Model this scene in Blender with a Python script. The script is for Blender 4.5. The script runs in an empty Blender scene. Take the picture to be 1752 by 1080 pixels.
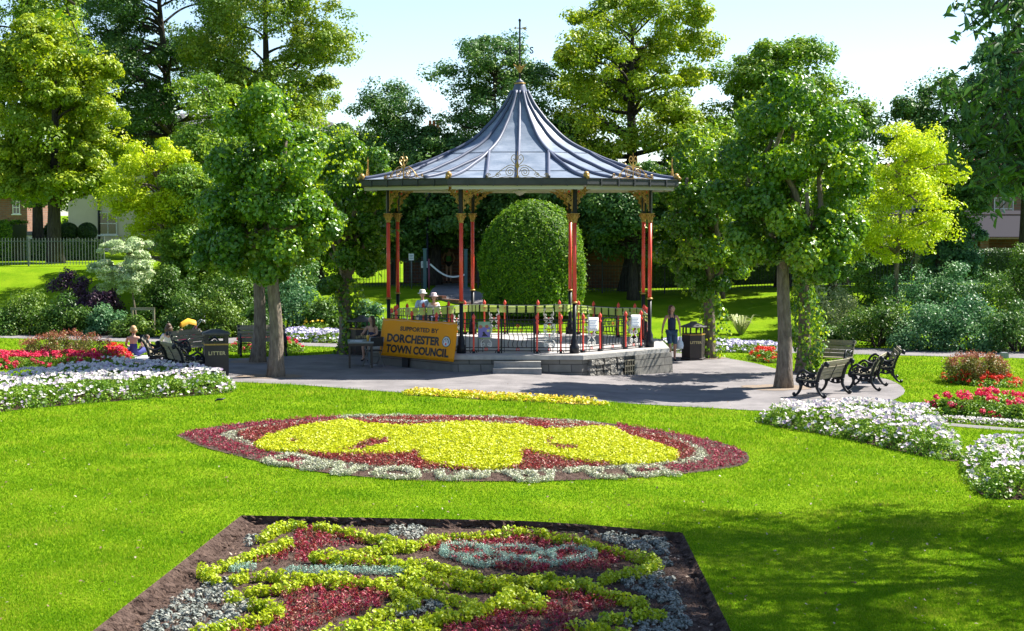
import bpy, bmesh, math, random
import numpy as np
from mathutils import Vector, Matrix
sc = bpy.context.scene
C = sc.collection
PI = math.pi
rad = math.radians

# ------------------------------------------------------------------ camera
F_PX, CAM_H, PITCH = 2891.0, 4.35, rad(3.464)
cam_d = bpy.data.cameras.new('camera'); cam = bpy.data.objects.new('camera', cam_d); C.objects.link(cam)
cam_d.sensor_width = 36; cam_d.lens = 36 * F_PX / 1752; cam_d.clip_end = 3000; cam_d.clip_start = .2
cam.location = (0, 0, CAM_H); cam.rotation_euler = (PI / 2 - PITCH, 0, 0)
sc.camera = cam

# ------------------------------------------------------------------ light
SUN = Vector((.80, .36, 1.0)).normalized()          # towards the sun: right, a little behind the bandstand
EL = math.asin(SUN.z); AZ = math.atan2(SUN.x, SUN.y)
w = bpy.data.worlds.new('World'); sc.world = w; w.use_nodes = True
nt = w.node_tree; bg = nt.nodes['Background']
sky = nt.nodes.new('ShaderNodeTexSky'); sky.sky_type = 'NISHITA'; sky.sun_disc = False
sky.sun_elevation = EL; sky.sun_rotation = AZ; sky.dust_density = .3; sky.ozone_density = .9; sky.air_density = .75
nt.links.new(sky.outputs[0], bg.inputs[0]); bg.inputs[1].default_value = .088
sun_d = bpy.data.lights.new('sun', 'SUN'); sun_d.energy = 5.0; sun_d.angle = rad(.53); sun_d.color = (1, .95, .86)
sun = bpy.data.objects.new('sun', sun_d); C.objects.link(sun); sun.location = (20, 10, 40)
sun.rotation_euler = SUN.to_track_quat('Z', 'Y').to_euler()
sc.view_settings.view_transform = 'Standard'; sc.view_settings.look = 'None'
sc.view_settings.exposure = 1.40; sc.view_settings.gamma = 1
sc.cycles.max_bounces = 7; sc.cycles.diffuse_bounces = 3; sc.cycles.glossy_bounces = 2
sc.cycles.transmission_bounces = 4; sc.cycles.transparent_max_bounces = 4
sc.cycles.use_denoising = True
sc.cycles.caustics_reflective = False; sc.cycles.caustics_refractive = False

# ------------------------------------------------------------------ terrain and layout helpers
def sstep(t):
    t = np.clip(t, 0, 1); return t * t * (3 - 2 * t)
def H(x, y):
    """height of the ground: nearly level park, dipping a little to the right, grass bank behind it"""
    x = np.asarray(x, float); y = np.asarray(y, float)
    left = 1 - sstep((x + 15) / 7.)
    A = 1.12 + .98 * left
    return -.24 * sstep((x + .3) / 5.) + A * sstep((y - 61.5) / 10.5) + .25 * sstep((x - 6) / 8.) * sstep((y - 60) / 12)
def ray(px, py):
    u = (px - 876) / F_PX; v = (540 - py) / F_PX
    return u, v * math.sin(PITCH) + math.cos(PITCH), v * math.cos(PITCH) - math.sin(PITCH)
def G(px, py, dz=0.):
    """layout: where on the ground (raised by dz) a spot of the plan lies"""
    dx, dy, dz_ = ray(px, py)
    t = 10.
    while t < 160:
        if CAM_H + t * dz_ <= float(H(t * dx, t * dy)) + dz: break
        t += .1
    lo, hi = t - .1, t
    for _ in range(12):
        m = (lo + hi) / 2
        if CAM_H + m * dz_ <= float(H(m * dx, m * dy)) + dz: hi = m
        else: lo = m
    return hi * dx, hi * dy
def P(px, py, Y):
    dx, dy, dz = ray(px, py); t = Y / dy
    return t * dx, CAM_H + t * dz
def GP(pts): return [G(*p) for p in pts]
def h1(x, y): return float(H(x, y))

# ------------------------------------------------------------------ materials
def _nodes(name):
    m = bpy.data.materials.new(name); m.use_nodes = True
    return m, m.node_tree, m.node_tree.nodes['Principled BSDF']
def rgb(c): return (c[0], c[1], c[2], 1)
def mat(name, col, rough=.6, metal=0, col2=None, scale=8., detail=6, bump=0., bscale=None, stretch=(1, 1, 1), spec=.5, lo=.35, hi=.65, coord='Object', coat=0):
    m, t, b = _nodes(name)
    b.inputs['Base Color'].default_value = rgb(col); b.inputs['Roughness'].default_value = rough
    b.inputs['Metallic'].default_value = metal; b.inputs['Specular IOR Level'].default_value = spec
    if coat: b.inputs['Coat Weight'].default_value = coat
    tc = t.nodes.new('ShaderNodeTexCoord'); mp = t.nodes.new('ShaderNodeMapping'); mp.inputs['Scale'].default_value = stretch
    t.links.new(tc.outputs[coord], mp.inputs[0])
    if col2 is not None:
        n = t.nodes.new('ShaderNodeTexNoise'); n.inputs['Scale'].default_value = scale; n.inputs['Detail'].default_value = detail; n.inputs['Roughness'].default_value = .65
        t.links.new(mp.outputs[0], n.inputs['Vector'])
        r = t.nodes.new('ShaderNodeValToRGB'); r.color_ramp.elements[0].position = lo; r.color_ramp.elements[1].position = hi
        r.color_ramp.elements[0].color = rgb(col); r.color_ramp.elements[1].color = rgb(col2)
        t.links.new(n.outputs['Fac'], r.inputs[0]); t.links.new(r.outputs[0], b.inputs['Base Color'])
    if bump:
        n = t.nodes.new('ShaderNodeTexNoise'); n.inputs['Scale'].default_value = bscale or scale * 3; n.inputs['Detail'].default_value = 5
        t.links.new(mp.outputs[0], n.inputs['Vector'])
        bp = t.nodes.new('ShaderNodeBump'); bp.inputs['Strength'].default_value = bump; bp.inputs['Distance'].default_value = .05
        t.links.new(n.outputs['Fac'], bp.inputs['Height']); t.links.new(bp.outputs[0], b.inputs['Normal'])
    return m
def leafmat(name, a, b_, c=None, trans=.35, rough=.45, tcol=None, spec=.4):
    """leaf: per-leaf tint between a, b and c, lets some light through"""
    if name.endswith("leaves"): a, b_, c = [tuple(min(.8, 1.55 * q) for q in x) if x else x for x in (a, b_, c)]
    m, t, b = _nodes(name)
    at = t.nodes.new('ShaderNodeAttribute'); at.attribute_name = 'tint'
    r = t.nodes.new('ShaderNodeValToRGB'); e = r.color_ramp.elements
    e[0].color = rgb(a); e[0].position = 0; e[1].color = rgb(c or b_); e[1].position = 1
    if c: x = e.new(.55); x.color = rgb(b_)
    t.links.new(at.outputs['Fac'], r.inputs[0]); t.links.new(r.outputs[0], b.inputs['Base Color'])
    b.inputs['Roughness'].default_value = rough; b.inputs['Specular IOR Level'].default_value = spec
    tr = t.nodes.new('ShaderNodeBsdfTranslucent'); mx = t.nodes.new('ShaderNodeMixShader'); mx.inputs[0].default_value = trans
    if tcol:
        k = t.nodes.new('ShaderNodeMix'); k.data_type = 'RGBA'; k.blend_type = 'MULTIPLY'; k.inputs[0].default_value = 1
        t.links.new(r.outputs[0], k.inputs[6]); k.inputs[7].default_value = rgb(tcol); t.links.new(k.outputs[2], tr.inputs[0])
    else: t.links.new(r.outputs[0], tr.inputs[0])
    out = t.nodes['Material Output']
    t.links.new(b.outputs[0], mx.inputs[1]); t.links.new(tr.outputs[0], mx.inputs[2]); t.links.new(mx.outputs[0], out.inputs[0])
    return m
def brickmat(name, c1, c2, mortar, scale=1., bw=.45, bh=.15, ms=.02, bump=.4, rough=.85, coord='Object', noise=.35, vertical=True):
    m, t, b = _nodes(name); b.inputs['Roughness'].default_value = rough
    tc = t.nodes.new('ShaderNodeTexCoord'); sp = t.nodes.new('ShaderNodeSeparateXYZ'); cb = t.nodes.new('ShaderNodeCombineXYZ')
    t.links.new(tc.outputs[coord], sp.inputs[0]); ad = t.nodes.new('ShaderNodeMath'); ad.operation = 'ADD'
    t.links.new(sp.outputs[0], ad.inputs[0]); t.links.new(sp.outputs[1], ad.inputs[1])
    t.links.new(ad.outputs[0], cb.inputs[0]); t.links.new(sp.outputs[2], cb.inputs[1])
    bt = t.nodes.new('ShaderNodeTexBrick'); bt.inputs['Color1'].default_value = rgb(c1); bt.inputs['Color2'].default_value = rgb(c2); bt.inputs['Mortar'].default_value = rgb(mortar)
    bt.inputs['Scale'].default_value = scale; bt.inputs['Brick Width'].default_value = bw; bt.inputs['Row Height'].default_value = bh; bt.inputs['Mortar Size'].default_value = ms
    t.links.new(cb.outputs[0], bt.inputs['Vector'])
    n = t.nodes.new('ShaderNodeTexNoise'); n.inputs['Scale'].default_value = 3.5; n.inputs['Detail'].default_value = 8; t.links.new(tc.outputs[coord], n.inputs['Vector'])
    mr = t.nodes.new('ShaderNodeMapRange'); mr.inputs[3].default_value = 1 - noise; mr.inputs[4].default_value = 1 + noise; t.links.new(n.outputs['Fac'], mr.inputs[0])
    k = t.nodes.new('ShaderNodeMix'); k.data_type = 'RGBA'; k.blend_type = 'MULTIPLY'; k.inputs[0].default_value = 1
    t.links.new(bt.outputs['Color'], k.inputs[6]); t.links.new(mr.outputs[0], k.inputs[7]); t.links.new(k.outputs[2], b.inputs['Base Color'])
    iv = t.nodes.new('ShaderNodeMath'); iv.operation = 'SUBTRACT'; t.links.new(n.outputs['Fac'], iv.inputs[0]); t.links.new(bt.outputs['Fac'], iv.inputs[1])
    bp = t.nodes.new('ShaderNodeBump'); bp.inputs['Strength'].default_value = bump; bp.inputs['Distance'].default_value = .03
    t.links.new(iv.outputs[0], bp.inputs['Height']); t.links.new(bp.outputs[0], b.inputs['Normal'])
    return m

# ------------------------------------------------------------------ object helpers
def tag(o, label=None, cat=None, group=None, kind=None):
    if label: o['label'] = label
    if cat: o['category'] = cat
    if group: o['group'] = group
    if kind: o['kind'] = kind
    return o
def empty(name, loc=(0, 0, 0), rz=0, label=None, cat=None, group=None, parent=None):
    o = bpy.data.objects.new(name, None); C.objects.link(o); o.location = loc; o.rotation_euler = (0, 0, rz)
    if parent: o.parent = parent
    return tag(o, label, cat, group)
def copy_tree(o, parent=None):
    c = o.copy(); C.objects.link(c); c.parent = parent
    for ch in list(o.children): copy_tree(ch, c)
    return c
def np_mesh(name, verts, faces, m, parent=None, tint=None, smooth=False, loc=None):
    """one mesh object out of numpy arrays; faces all of one size"""
    me = bpy.data.meshes.new(name); nv, (nf, k) = len(verts), faces.shape
    me.vertices.add(nv); me.vertices.foreach_set('co', np.ascontiguousarray(verts, np.float32).ravel())
    me.loops.add(nf * k); me.loops.foreach_set('vertex_index', np.ascontiguousarray(faces, np.int32).ravel())
    me.polygons.add(nf); me.polygons.foreach_set('loop_start', np.arange(nf, dtype=np.int32) * k)
    me.update(calc_edges=True)
    if smooth: me.polygons.foreach_set('use_smooth', np.ones(nf, bool))
    if tint is not None:
        a = me.attributes.new('tint', 'FLOAT', 'FACE'); a.data.foreach_set('value', np.ascontiguousarray(tint, np.float32))
    me.materials.append(m)
    o = bpy.data.objects.new(name, me); C.objects.link(o)
    if parent: o.parent = parent
    if loc: o.location = loc
    return o
class MB:
    """collects boxes, tubes, lathes, plates; build() links them as one mesh object"""
    def __init__(s): s.v = []; s.f = []; s.sm = []
    def add(s, vs, fs, smooth=False):
        n = len(s.v); s.v += [tuple(v) for v in vs]; s.f += [[i + n for i in f] for f in fs]; s.sm += [smooth] * len(fs); return s
    def box(s, x0, x1, y0, y1, z0, z1, M=None, taper=0):
        vs = [(x0, y0, z0), (x1, y0, z0), (x1, y1, z0), (x0, y1, z0), (x0 + taper, y0 + taper, z1), (x1 - taper, y0 + taper, z1), (x1 - taper, y1 - taper, z1), (x0 + taper, y1 - taper, z1)]
        if M is not None: vs = [M @ Vector(v) for v in vs]
        return s.add(vs, [(3, 2, 1, 0), (4, 5, 6, 7), (0, 1, 5, 4), (1, 2, 6, 5), (2, 3, 7, 6), (3, 0, 4, 7)])
    def tube(s, pts, r, n=6, cap=True, M=None, flat=1.):
        pts = [Vector(p) for p in pts]
        if M is not None: pts = [M @ p for p in pts]
        rs = r if hasattr(r, '__len__') else [r] * len(pts)
        vs, fs = [], []; u = None
        for i, p in enumerate(pts):
            d = (pts[min(i + 1, len(pts) - 1)] - pts[max(i - 1, 0)])
            if d.length < 1e-9: d = Vector((0, 0, 1))
            d.normalize()
            if u is None: u = d.cross(Vector((0, 0, 1)) if abs(d.z) < .9 else Vector((1, 0, 0)))
            u = (u - d * u.dot(d)); u = u.normalized() if u.length > 1e-6 else d.orthogonal().normalized()
            w_ = d.cross(u)
            for k in range(n):
                a = 2 * PI * k / n + PI / n
                vs.append(p + (u * math.cos(a) + w_ * math.sin(a) * flat) * rs[i])
        for i in range(len(pts) - 1):
            for k in range(n):
                a, b = i * n + k, i * n + (k + 1) % n
                fs.append((a, b, b + n, a + n))
        if cap: fs.append(list(range(n))[::-1]); fs.append([len(vs) - n + k for k in range(n)])
        return s.add(vs, fs, n > 5)
    def lathe(s, prof, n=16, c=(0, 0), rot=0, smooth=True, z0=0):
        vs, fs = [], []
        for r, z in prof:
            for k in range(n):
                a = 2 * PI * k / n + rot; vs.append((c[0] + r * math.cos(a), c[1] + r * math.sin(a), z + z0))
        for i in range(len(prof) - 1):
            for k in range(n):
                a, b = i * n + k, i * n + (k + 1) % n
                fs.append((a, b, b + n, a + n))
        fs.append(list(range(n))[::-1]); fs.append([len(vs) - n + k for k in range(n)])
        return s.add(vs, fs, smooth)
    def plate(s, pts, th, M=None):
        """flat outline in x,z with thickness th along y"""
        n = len(pts); vs = [(p[0], -th / 2, p[1]) for p in pts] + [(p[0], th / 2, p[1]) for p in pts]
        if M is not None: vs = [M @ Vector(v) for v in vs]
        return s.add(vs, [list(range(n)), list(range(2 * n - 1, n - 1, -1))] + [(i, i + n, (i + 1) % n + n, (i + 1) % n) for i in range(n)])
    def ball(s, c, r, n=8, M=None):
        rx, ry, rz = r if hasattr(r, '__len__') else (r, r, r); vs, fs = [], []
        for i in range(n // 2 + 1):
            t = PI * i / (n // 2)
            for k in range(n):
                a = 2 * PI * k / n; vs.append((c[0] + rx * math.sin(t) * math.cos(a), c[1] + ry * math.sin(t) * math.sin(a), c[2] - rz * math.cos(t)))
        if M is not None: vs = [M @ Vector(v) for v in vs]
        for i in range(n // 2):
            for k in range(n):
                a, b = i * n + k, i * n + (k + 1) % n; fs.append((a, b, b + n, a + n))
        return s.add(vs, fs, True)
    def mesh(s, me, M=Matrix()):
        return s.add([M @ v.co for v in me.vertices], [list(p.vertices) for p in me.polygons])
    def build(s, name, m, parent=None, loc=None, rz=None, M=None):
        me = bpy.data.meshes.new(name); me.from_pydata(s.v if M is None else [M @ Vector(v) for v in s.v], [], s.f)
        me.polygons.foreach_set('use_smooth', s.sm); me.materials.append(m); me.update()
        bm = bmesh.new(); bm.from_mesh(me); bmesh.ops.remove_doubles(bm, verts=bm.verts, dist=1e-5)
        bmesh.ops.recalc_face_normals(bm, faces=bm.faces); bm.to_mesh(me); bm.free()
        o = bpy.data.objects.new(name, me); C.objects.link(o)
        if parent: o.parent = parent
        if loc is not None: o.location = loc
        if rz is not None: o.rotation_euler = (0, 0, rz)
        return o
def spiral(cx, cz, r, turns=1.5, a0=0., sgn=1, r_end=.12, n=14):
    """points of a scroll in the x,z plane that winds inwards from radius r"""
    n = int(n * turns) + 2; out = []
    for i in range(n):
        t = i / (n - 1); a = a0 + sgn * t * turns * 2 * PI; q = r * (1 - t) + r * r_end * t
        out.append((cx + q * math.cos(a), 0, cz + q * math.sin(a)))
    return out
def arc(cx, cz, r, a0, a1, n=10, rz=None):
    return [(cx + r * math.cos(a0 + (a1 - a0) * i / n), 0, cz + (rz or r) * math.sin(a0 + (a1 - a0) * i / n)) for i in range(n + 1)]
def bez(p, n=10):
    """smooth curve through points (Catmull-Rom)"""
    p = [Vector(q) for q in p]; q = [p[0] * 2 - p[1]] + p + [p[-1] * 2 - p[-2]]; out = []
    for i in range(1, len(q) - 2):
        for k in range(n):
            t = k / n
            out.append(.5 * ((2 * q[i]) + (-q[i - 1] + q[i + 1]) * t + (2 * q[i - 1] - 5 * q[i] + 4 * q[i + 1] - q[i + 2]) * t * t + (-q[i - 1] + 3 * q[i] - 3 * q[i + 1] + q[i + 2]) * t ** 3))
    return out + [p[-1]]
def text_mesh(s, size, bold=0., depth=.003, shear=0., width=1.):
    cu = bpy.data.curves.new('lettering', 'FONT'); cu.body = s; cu.size = size; cu.offset = bold; cu.extrude = depth; cu.align_x = 'CENTER'; cu.shear = shear; cu.space_character = width; cu.resolution_u = 3
    o = bpy.data.objects.new('lettering', cu); C.objects.link(o); bpy.context.view_layer.update()
    me = bpy.data.meshes.new_from_object(o.evaluated_get(bpy.context.evaluated_depsgraph_get()))
    bpy.data.objects.remove(o); bpy.data.curves.remove(cu); return me

# ------------------------------------------------------------------ ground sheets
GX = np.unique(np.round(np.concatenate([[-900, -500, -250, -120, -80], np.arange(-60, 60.01, .5), [80, 120, 250, 500, 900]]), 3))
GY = np.unique(np.round(np.concatenate([[-300, -100, -30, 0, 8], np.arange(14, 80.01, .5), np.arange(84, 130, 6), [180, 300, 600, 1500]]), 3))
def cut(bm, lines, box=None):
    for co, no in lines:
        g = [f for f in bm.faces if box is None or (box[0] < f.calc_center_median().x < box[1] and box[2] < f.calc_center_median().y < box[3])]
        g = list({v for f in g for v in f.verts}) + list({e for f in g for e in f.edges}) + g
        bmesh.ops.bisect_plane(bm, geom=g, plane_co=co, plane_no=no, dist=1e-5)
def sheet(name, poly, off, m, label=None, cat=None, kind='structure', parent=None, dome=0):
    bm = bmesh.new(); bm.faces.new([bm.verts.new((x, y, 0)) for x, y in poly])
    bmesh.ops.triangulate(bm, faces=bm.faces)
    xs = [p[0] for p in poly]; ys = [p[1] for p in poly]
    cut(bm, [((x, 0, 0), (1, 0, 0)) for x in GX if min(xs) < x < max(xs)] + [((0, y, 0), (0, 1, 0)) for y in GY if min(ys) < y < max(ys)])
    for v in bm.verts: v.co.z = h1(v.co.x, v.co.y) + off
    for f in bm.faces:
        if f.normal.z < 0: f.normal_flip()
    me = bpy.data.meshes.new(name); bm.to_mesh(me); bm.free(); me.materials.append(m)
    o = bpy.data.objects.new(name, me); C.objects.link(o); tag(o, label, cat, kind=kind)
    if parent: o.parent = parent
    return o
def inside(poly, x, y):
    r = np.zeros(len(x), bool); n = len(poly)
    for i in range(n):
        x0, y0 = poly[i]; x1, y1 = poly[(i + 1) % n]
        if y0 == y1: continue
        r ^= ((y0 > y) != (y1 > y)) & (x < (x1 - x0) * (y - y0) / (y1 - y0) + x0)
    return r
def edge_dist(poly, x, y):
    d = np.full(len(x), 1e9); n = len(poly)
    for i in range(n):
        a = np.array(poly[i]); b = np.array(poly[(i + 1) % n]); ab = b - a
        t = np.clip(((x - a[0]) * ab[0] + (y - a[1]) * ab[1]) / (ab @ ab + 1e-12), 0, 1)
        d = np.minimum(d, np.hypot(x - a[0] - t * ab[0], y - a[1] - t * ab[1]))
    return d
def fill(poly, n, rng):
    """n random points inside a polygon"""
    xs = [p[0] for p in poly]; ys = [p[1] for p in poly]; X = np.zeros(0); Y = np.zeros(0)
    while len(X) < n:
        x = rng.uniform(min(xs), max(xs), n * 2); y = rng.uniform(min(ys), max(ys), n * 2); k = inside(poly, x, y); X = np.r_[X, x[k]]; Y = np.r_[Y, y[k]]
    return X[:n], Y[:n]
def smooth_poly(pts, n=5):
    q = bez([(x, y, 0) for x, y in list(pts) + [pts[0]]], n); return [(v.x, v.y) for v in q[:-1]]
def area(poly):
    return abs(sum(poly[i][0] * poly[(i + 1) % len(poly)][1] - poly[(i + 1) % len(poly)][0] * poly[i][1] for i in range(len(poly)))) / 2

# ------------------------------------------------------------------ leaves
def unit(a): return a / (np.linalg.norm(a, axis=1, keepdims=True) + 1e-9)
def leaf_geo(p, nrm, size, rng, aspect=.62, rich=False, down=0., fold=.12):
    """a small folded blade per point: p base, nrm facing, size length"""
    n = len(p); nrm = unit(nrm); t = rng.normal(size=(n, 3)); t[:, 2] -= down
    t = unit(t - nrm * np.sum(t * nrm, 1, keepdims=True)); s = np.cross(nrm, t); L = np.broadcast_to(size, (n,))[:, None]
    q = p - t * L * .5
    if not rich:
        v = np.stack([q, q + t * L * .45 + s * L * aspect / 2 + nrm * L * fold, q + t * L, q + t * L * .45 - s * L * aspect / 2 + nrm * L * fold], 1).reshape(-1, 3)
        b = np.arange(n)[:, None] * 4; f = np.concatenate([b + [0, 1, 2], b + [0, 2, 3]], 1).reshape(-1, 3); return v, f, 2
    v = np.stack([q, q + t * L * .22 + s * L * aspect * .5 + nrm * L * fold, q + t * L * .62 + s * L * aspect * .42 + nrm * L * fold * .6, q + t * L - nrm * L * .1, q + t * L * .62 - s * L * aspect * .42 + nrm * L * fold * .6, q + t * L * .22 - s * L * aspect * .5 + nrm * L * fold], 1).reshape(-1, 3)
    b = np.arange(n)[:, None] * 6; f = np.concatenate([b + [0, 1, 2], b + [0, 2, 3], b + [0, 3, 4], b + [0, 4, 5]], 1).reshape(-1, 3); return v, f, 4
def leaf_obj(name, p, nrm, size, m, rng, parent=None, tint=None, **k):
    v, f, q = leaf_geo(p, nrm, size, rng, **k)
    if tint is None: tint = rng.random(len(p))
    return np_mesh(name, v, f, m, parent, np.repeat(tint, q))
def clumps(cen, rads, per, rng, shell=.72, up=.35, rand=.6):
    """leaf points round clump centres; facing outwards, a little upwards"""
    k = len(cen); c = np.repeat(cen, per, 0); r = np.repeat(rads, per, 0); n = len(c)
    d = unit(rng.normal(size=(n, 3))); q = shell + (1.08 - shell) * rng.random((n, 1)); q = np.where(rng.random((n, 1)) < .25, rng.random((n, 1)) ** .5, q)
    p = c + d * r * q
    nrm = d + rng.normal(size=(n, 3)) * rand; nrm[:, 2] += up
    base = np.repeat(rng.random(k), per)
    return p, nrm, np.clip(base * .55 + rng.random(n) * .45, 0, 1)
# ================================================================== MATERIALS
m_grass = mat('lawn', (.10, .20, .005), .95, col2=(.19, .29, .010), scale=.8, bump=.5, bscale=60, spec=.02, coord='Object')
m_blade = leafmat('grass_blade', (.105, .25, .006), (.225, .37, .008), (.44, .45, .05), trans=.42, rough=.6, spec=.06)
m_tarmac = mat('tarmac', (.155, .145, .148), .9, col2=(.25, .232, .232), scale=1.1, detail=15, bump=.25, bscale=90, spec=.2, coord='Object')
m_soil = mat('soil', (.045, .028, .022), .95, col2=(.13, .088, .07), scale=7, bump=1.5, bscale=20, spec=.1, detail=10)
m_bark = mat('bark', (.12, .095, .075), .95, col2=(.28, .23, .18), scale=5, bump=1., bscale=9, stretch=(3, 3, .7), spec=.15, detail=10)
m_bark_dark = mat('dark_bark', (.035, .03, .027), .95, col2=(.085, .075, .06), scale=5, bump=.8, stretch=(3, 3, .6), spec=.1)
m_lead = mat('lead_sheet', (.14, .18, .24), .42, col2=(.27, .31, .375), scale=1.6, detail=9, bump=.10, bscale=7, spec=.5, stretch=(1, 1, 2.2))
m_leadrib = mat('lead_roll', (.09, .105, .16), .5)
m_black = mat('black_iron', (.008, .009, .013), .42, col2=(.014, .015, .02), scale=6, spec=.3)
m_red = mat('red_paint', (.88, .085, .055), .38, col2=(.76, .065, .04), scale=3, coat=.15)
m_gold = mat('gold_paint', (.50, .30, .07), .42, metal=.25, col2=(.30, .17, .04), scale=14)
m_white = mat('white_paint', (.72, .71, .68), .5, col2=(.60, .58, .54), scale=9)
m_ceil = mat('cream_ceiling', (.55, .52, .48), .7)
m_gutter = mat('dark_gutter', (.03, .032, .038), .5, col2=(.05, .052, .058), scale=3)
m_stone = brickmat('coursed_stone', (.20, .19, .165), (.13, .125, .115), (.07, .065, .06), bw=.62, bh=.22, ms=.012, bump=.7)
def rubblemat():
    m, t, b = _nodes('rubble_stone'); b.inputs['Roughness'].default_value = .9
    tc = t.nodes.new('ShaderNodeTexCoord'); v = t.nodes.new('ShaderNodeTexVoronoi'); v.inputs['Scale'].default_value = 6.5; v.inputs['Randomness'].default_value = .9
    mp = t.nodes.new('ShaderNodeMapping'); mp.inputs['Scale'].default_value = (1, 1, 1.5); t.links.new(tc.outputs['Object'], mp.inputs[0]); t.links.new(mp.outputs[0], v.inputs['Vector'])
    r = t.nodes.new('ShaderNodeValToRGB'); e = r.color_ramp.elements; e[0].color = (.13, .12, .105, 1); e[1].color = (.36, .34, .30, 1)
    hs = t.nodes.new('ShaderNodeSeparateColor'); t.links.new(v.outputs['Color'], hs.inputs[0]); t.links.new(hs.outputs[0], r.inputs[0]); t.links.new(r.outputs[0], b.inputs['Base Color'])
    n = t.nodes.new('ShaderNodeTexNoise'); n.inputs['Scale'].default_value = 22; t.links.new(tc.outputs['Object'], n.inputs['Vector'])
    a = t.nodes.new('ShaderNodeMath'); a.operation = 'SUBTRACT'; t.links.new(n.outputs['Fac'], a.inputs[0]); t.links.new(v.outputs['Distance'], a.inputs[1])
    bp = t.nodes.new('ShaderNodeBump'); bp.inputs['Strength'].default_value = 1; bp.inputs['Distance'].default_value = .12; t.links.new(a.outputs[0], bp.inputs['Height']); t.links.new(bp.outputs[0], b.inputs['Normal'])
    return m
m_rubble = rubblemat()
m_coping = mat('coping_stone', (.30, .29, .27), .85, col2=(.40, .385, .36), scale=5, bump=.3)
m_floor = mat('concrete_floor', (.36, .345, .34), .85, col2=(.43, .41, .40), scale=2.5, bump=.1)
m_step = mat('step_stone', (.20, .20, .20), .85, col2=(.28, .275, .27), scale=6, bump=.2)
m_wood = mat('weathered_slats', (.17, .145, .095), .7, col2=(.33, .29, .20), scale=6, stretch=(.4, 4, 4), bump=.15)

# ================================================================== GROUND
PARTERRE = [G(413, 882), G(1168, 912), G(1266, 1110), G(120, 1110)]
def make_ground():
    X, Y = np.meshgrid(GX, GY); Z = H(X, Y); nx, ny = len(GX), len(GY)
    v = np.stack([X.ravel(), Y.ravel(), Z.ravel()], 1); i, j = np.meshgrid(np.arange(nx - 1), np.arange(ny - 1)); a = (j * nx + i).ravel()
    f = np.stack([a, a + 1, a + 1 + nx, a + nx], 1)
    o = np_mesh('lawn', v, f, m_grass); o['kind'] = 'structure'
    bm = bmesh.new(); bm.from_mesh(o.data)
    xs = [p[0] for p in PARTERRE]; ys = [p[1] for p in PARTERRE]; box = (min(xs) - .6, max(xs) + .6, min(ys) - .6, max(ys) + .6)
    cut(bm, [((*PARTERRE[k], 0), (PARTERRE[(k + 1) % 4][1] - PARTERRE[k][1], PARTERRE[k][0] - PARTERRE[(k + 1) % 4][0], 0)) for k in range(4)], box)
    cand = [f for f in bm.faces if box[0] - 1 < f.calc_center_median().x < box[1] + 1 and box[2] - 1 < f.calc_center_median().y < box[3] + 1]
    k = inside(PARTERRE, np.array([f.calc_center_median().x for f in cand]), np.array([f.calc_center_median().y for f in cand]))
    bmesh.ops.delete(bm, geom=[f for f, q in zip(cand, k) if q], context='FACES')
    for v_ in bm.verts: v_.co.z = h1(v_.co.x, v_.co.y)
    bm.to_mesh(o.data); bm.free()
make_ground()
PLAZA = smooth_poly(GP([(395, 654), (520, 660), (680, 672), (900, 681), (1060, 690), (1180, 697), (1290, 703), (1400, 705), (1490, 696), (1535, 682), (1548, 668), (1525, 652), (1480, 643), (1420, 640), (1340, 634), (1290, 622), (1225, 611), (1150, 604), (1050, 600), (880, 597), (720, 598), (640, 603), (545, 608), (460, 611), (400, 614), (330, 610), (270, 612), (215, 622), (225, 638), (300, 650)]), 4)
sheet('plaza', PLAZA, .012, m_tarmac)
BACK = [(-200, 574), (0, 573), (220, 580), (330, 581), (450, 584), (600, 590), (800, 594), (1000, 596), (1200, 597), (1350, 599), (1500, 602), (1620, 605), (1752, 608), (1950, 610)]
PATH = [G(x, y - 5.5) for x, y in BACK] + [G(x, y + 5.5) for x, y in BACK[::-1]]
sheet('path', PATH, .010, m_tarmac)
PATH2 = GP([(1595, 722), (1650, 727), (1752, 735), (1850, 740), (1850, 746), (1752, 740), (1650, 732), (1600, 727)])
sheet('narrow_path', PATH2, .012, m_tarmac)
PATH3 = GP([(1110, 602), (1200, 604), (1330, 606), (1400, 600), (1400, 598), (1200, 598)])

# ================================================================== BANDSTAND
BX, BY, BR = .23, 50.4, rad(-1.05)
FL = .48
stand = empty('bandstand', (BX, BY, 0), BR, 'octagonal bandstand with tent shaped grey lead roof, red and black columns and gold brackets', 'bandstand')
def octa(r, k): a = -PI / 2 + (k + .5) * PI / 4; return r * math.cos(a), r * math.sin(a)
def prism8(mb, r, z0, z1, r1=None):
    r1 = r1 or r; vs = [(*octa(r, k), z0) for k in range(8)] + [(*octa(r1, k), z1) for k in range(8)]
    return mb.add(vs, [list(range(7, -1, -1)), list(range(8, 16))] + [(k, (k + 1) % 8, (k + 1) % 8 + 8, k + 8) for k in range(8)])
prism8(MB(), 4.66, -.5, FL - .13, 4.60).build('plinth', m_stone, stand)
prism8(MB(), 4.70, FL - .13, FL - .01).build('coping', m_coping, stand)
prism8(MB(), 4.55, FL - .02, FL).build('deck', m_floor, stand)
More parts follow.
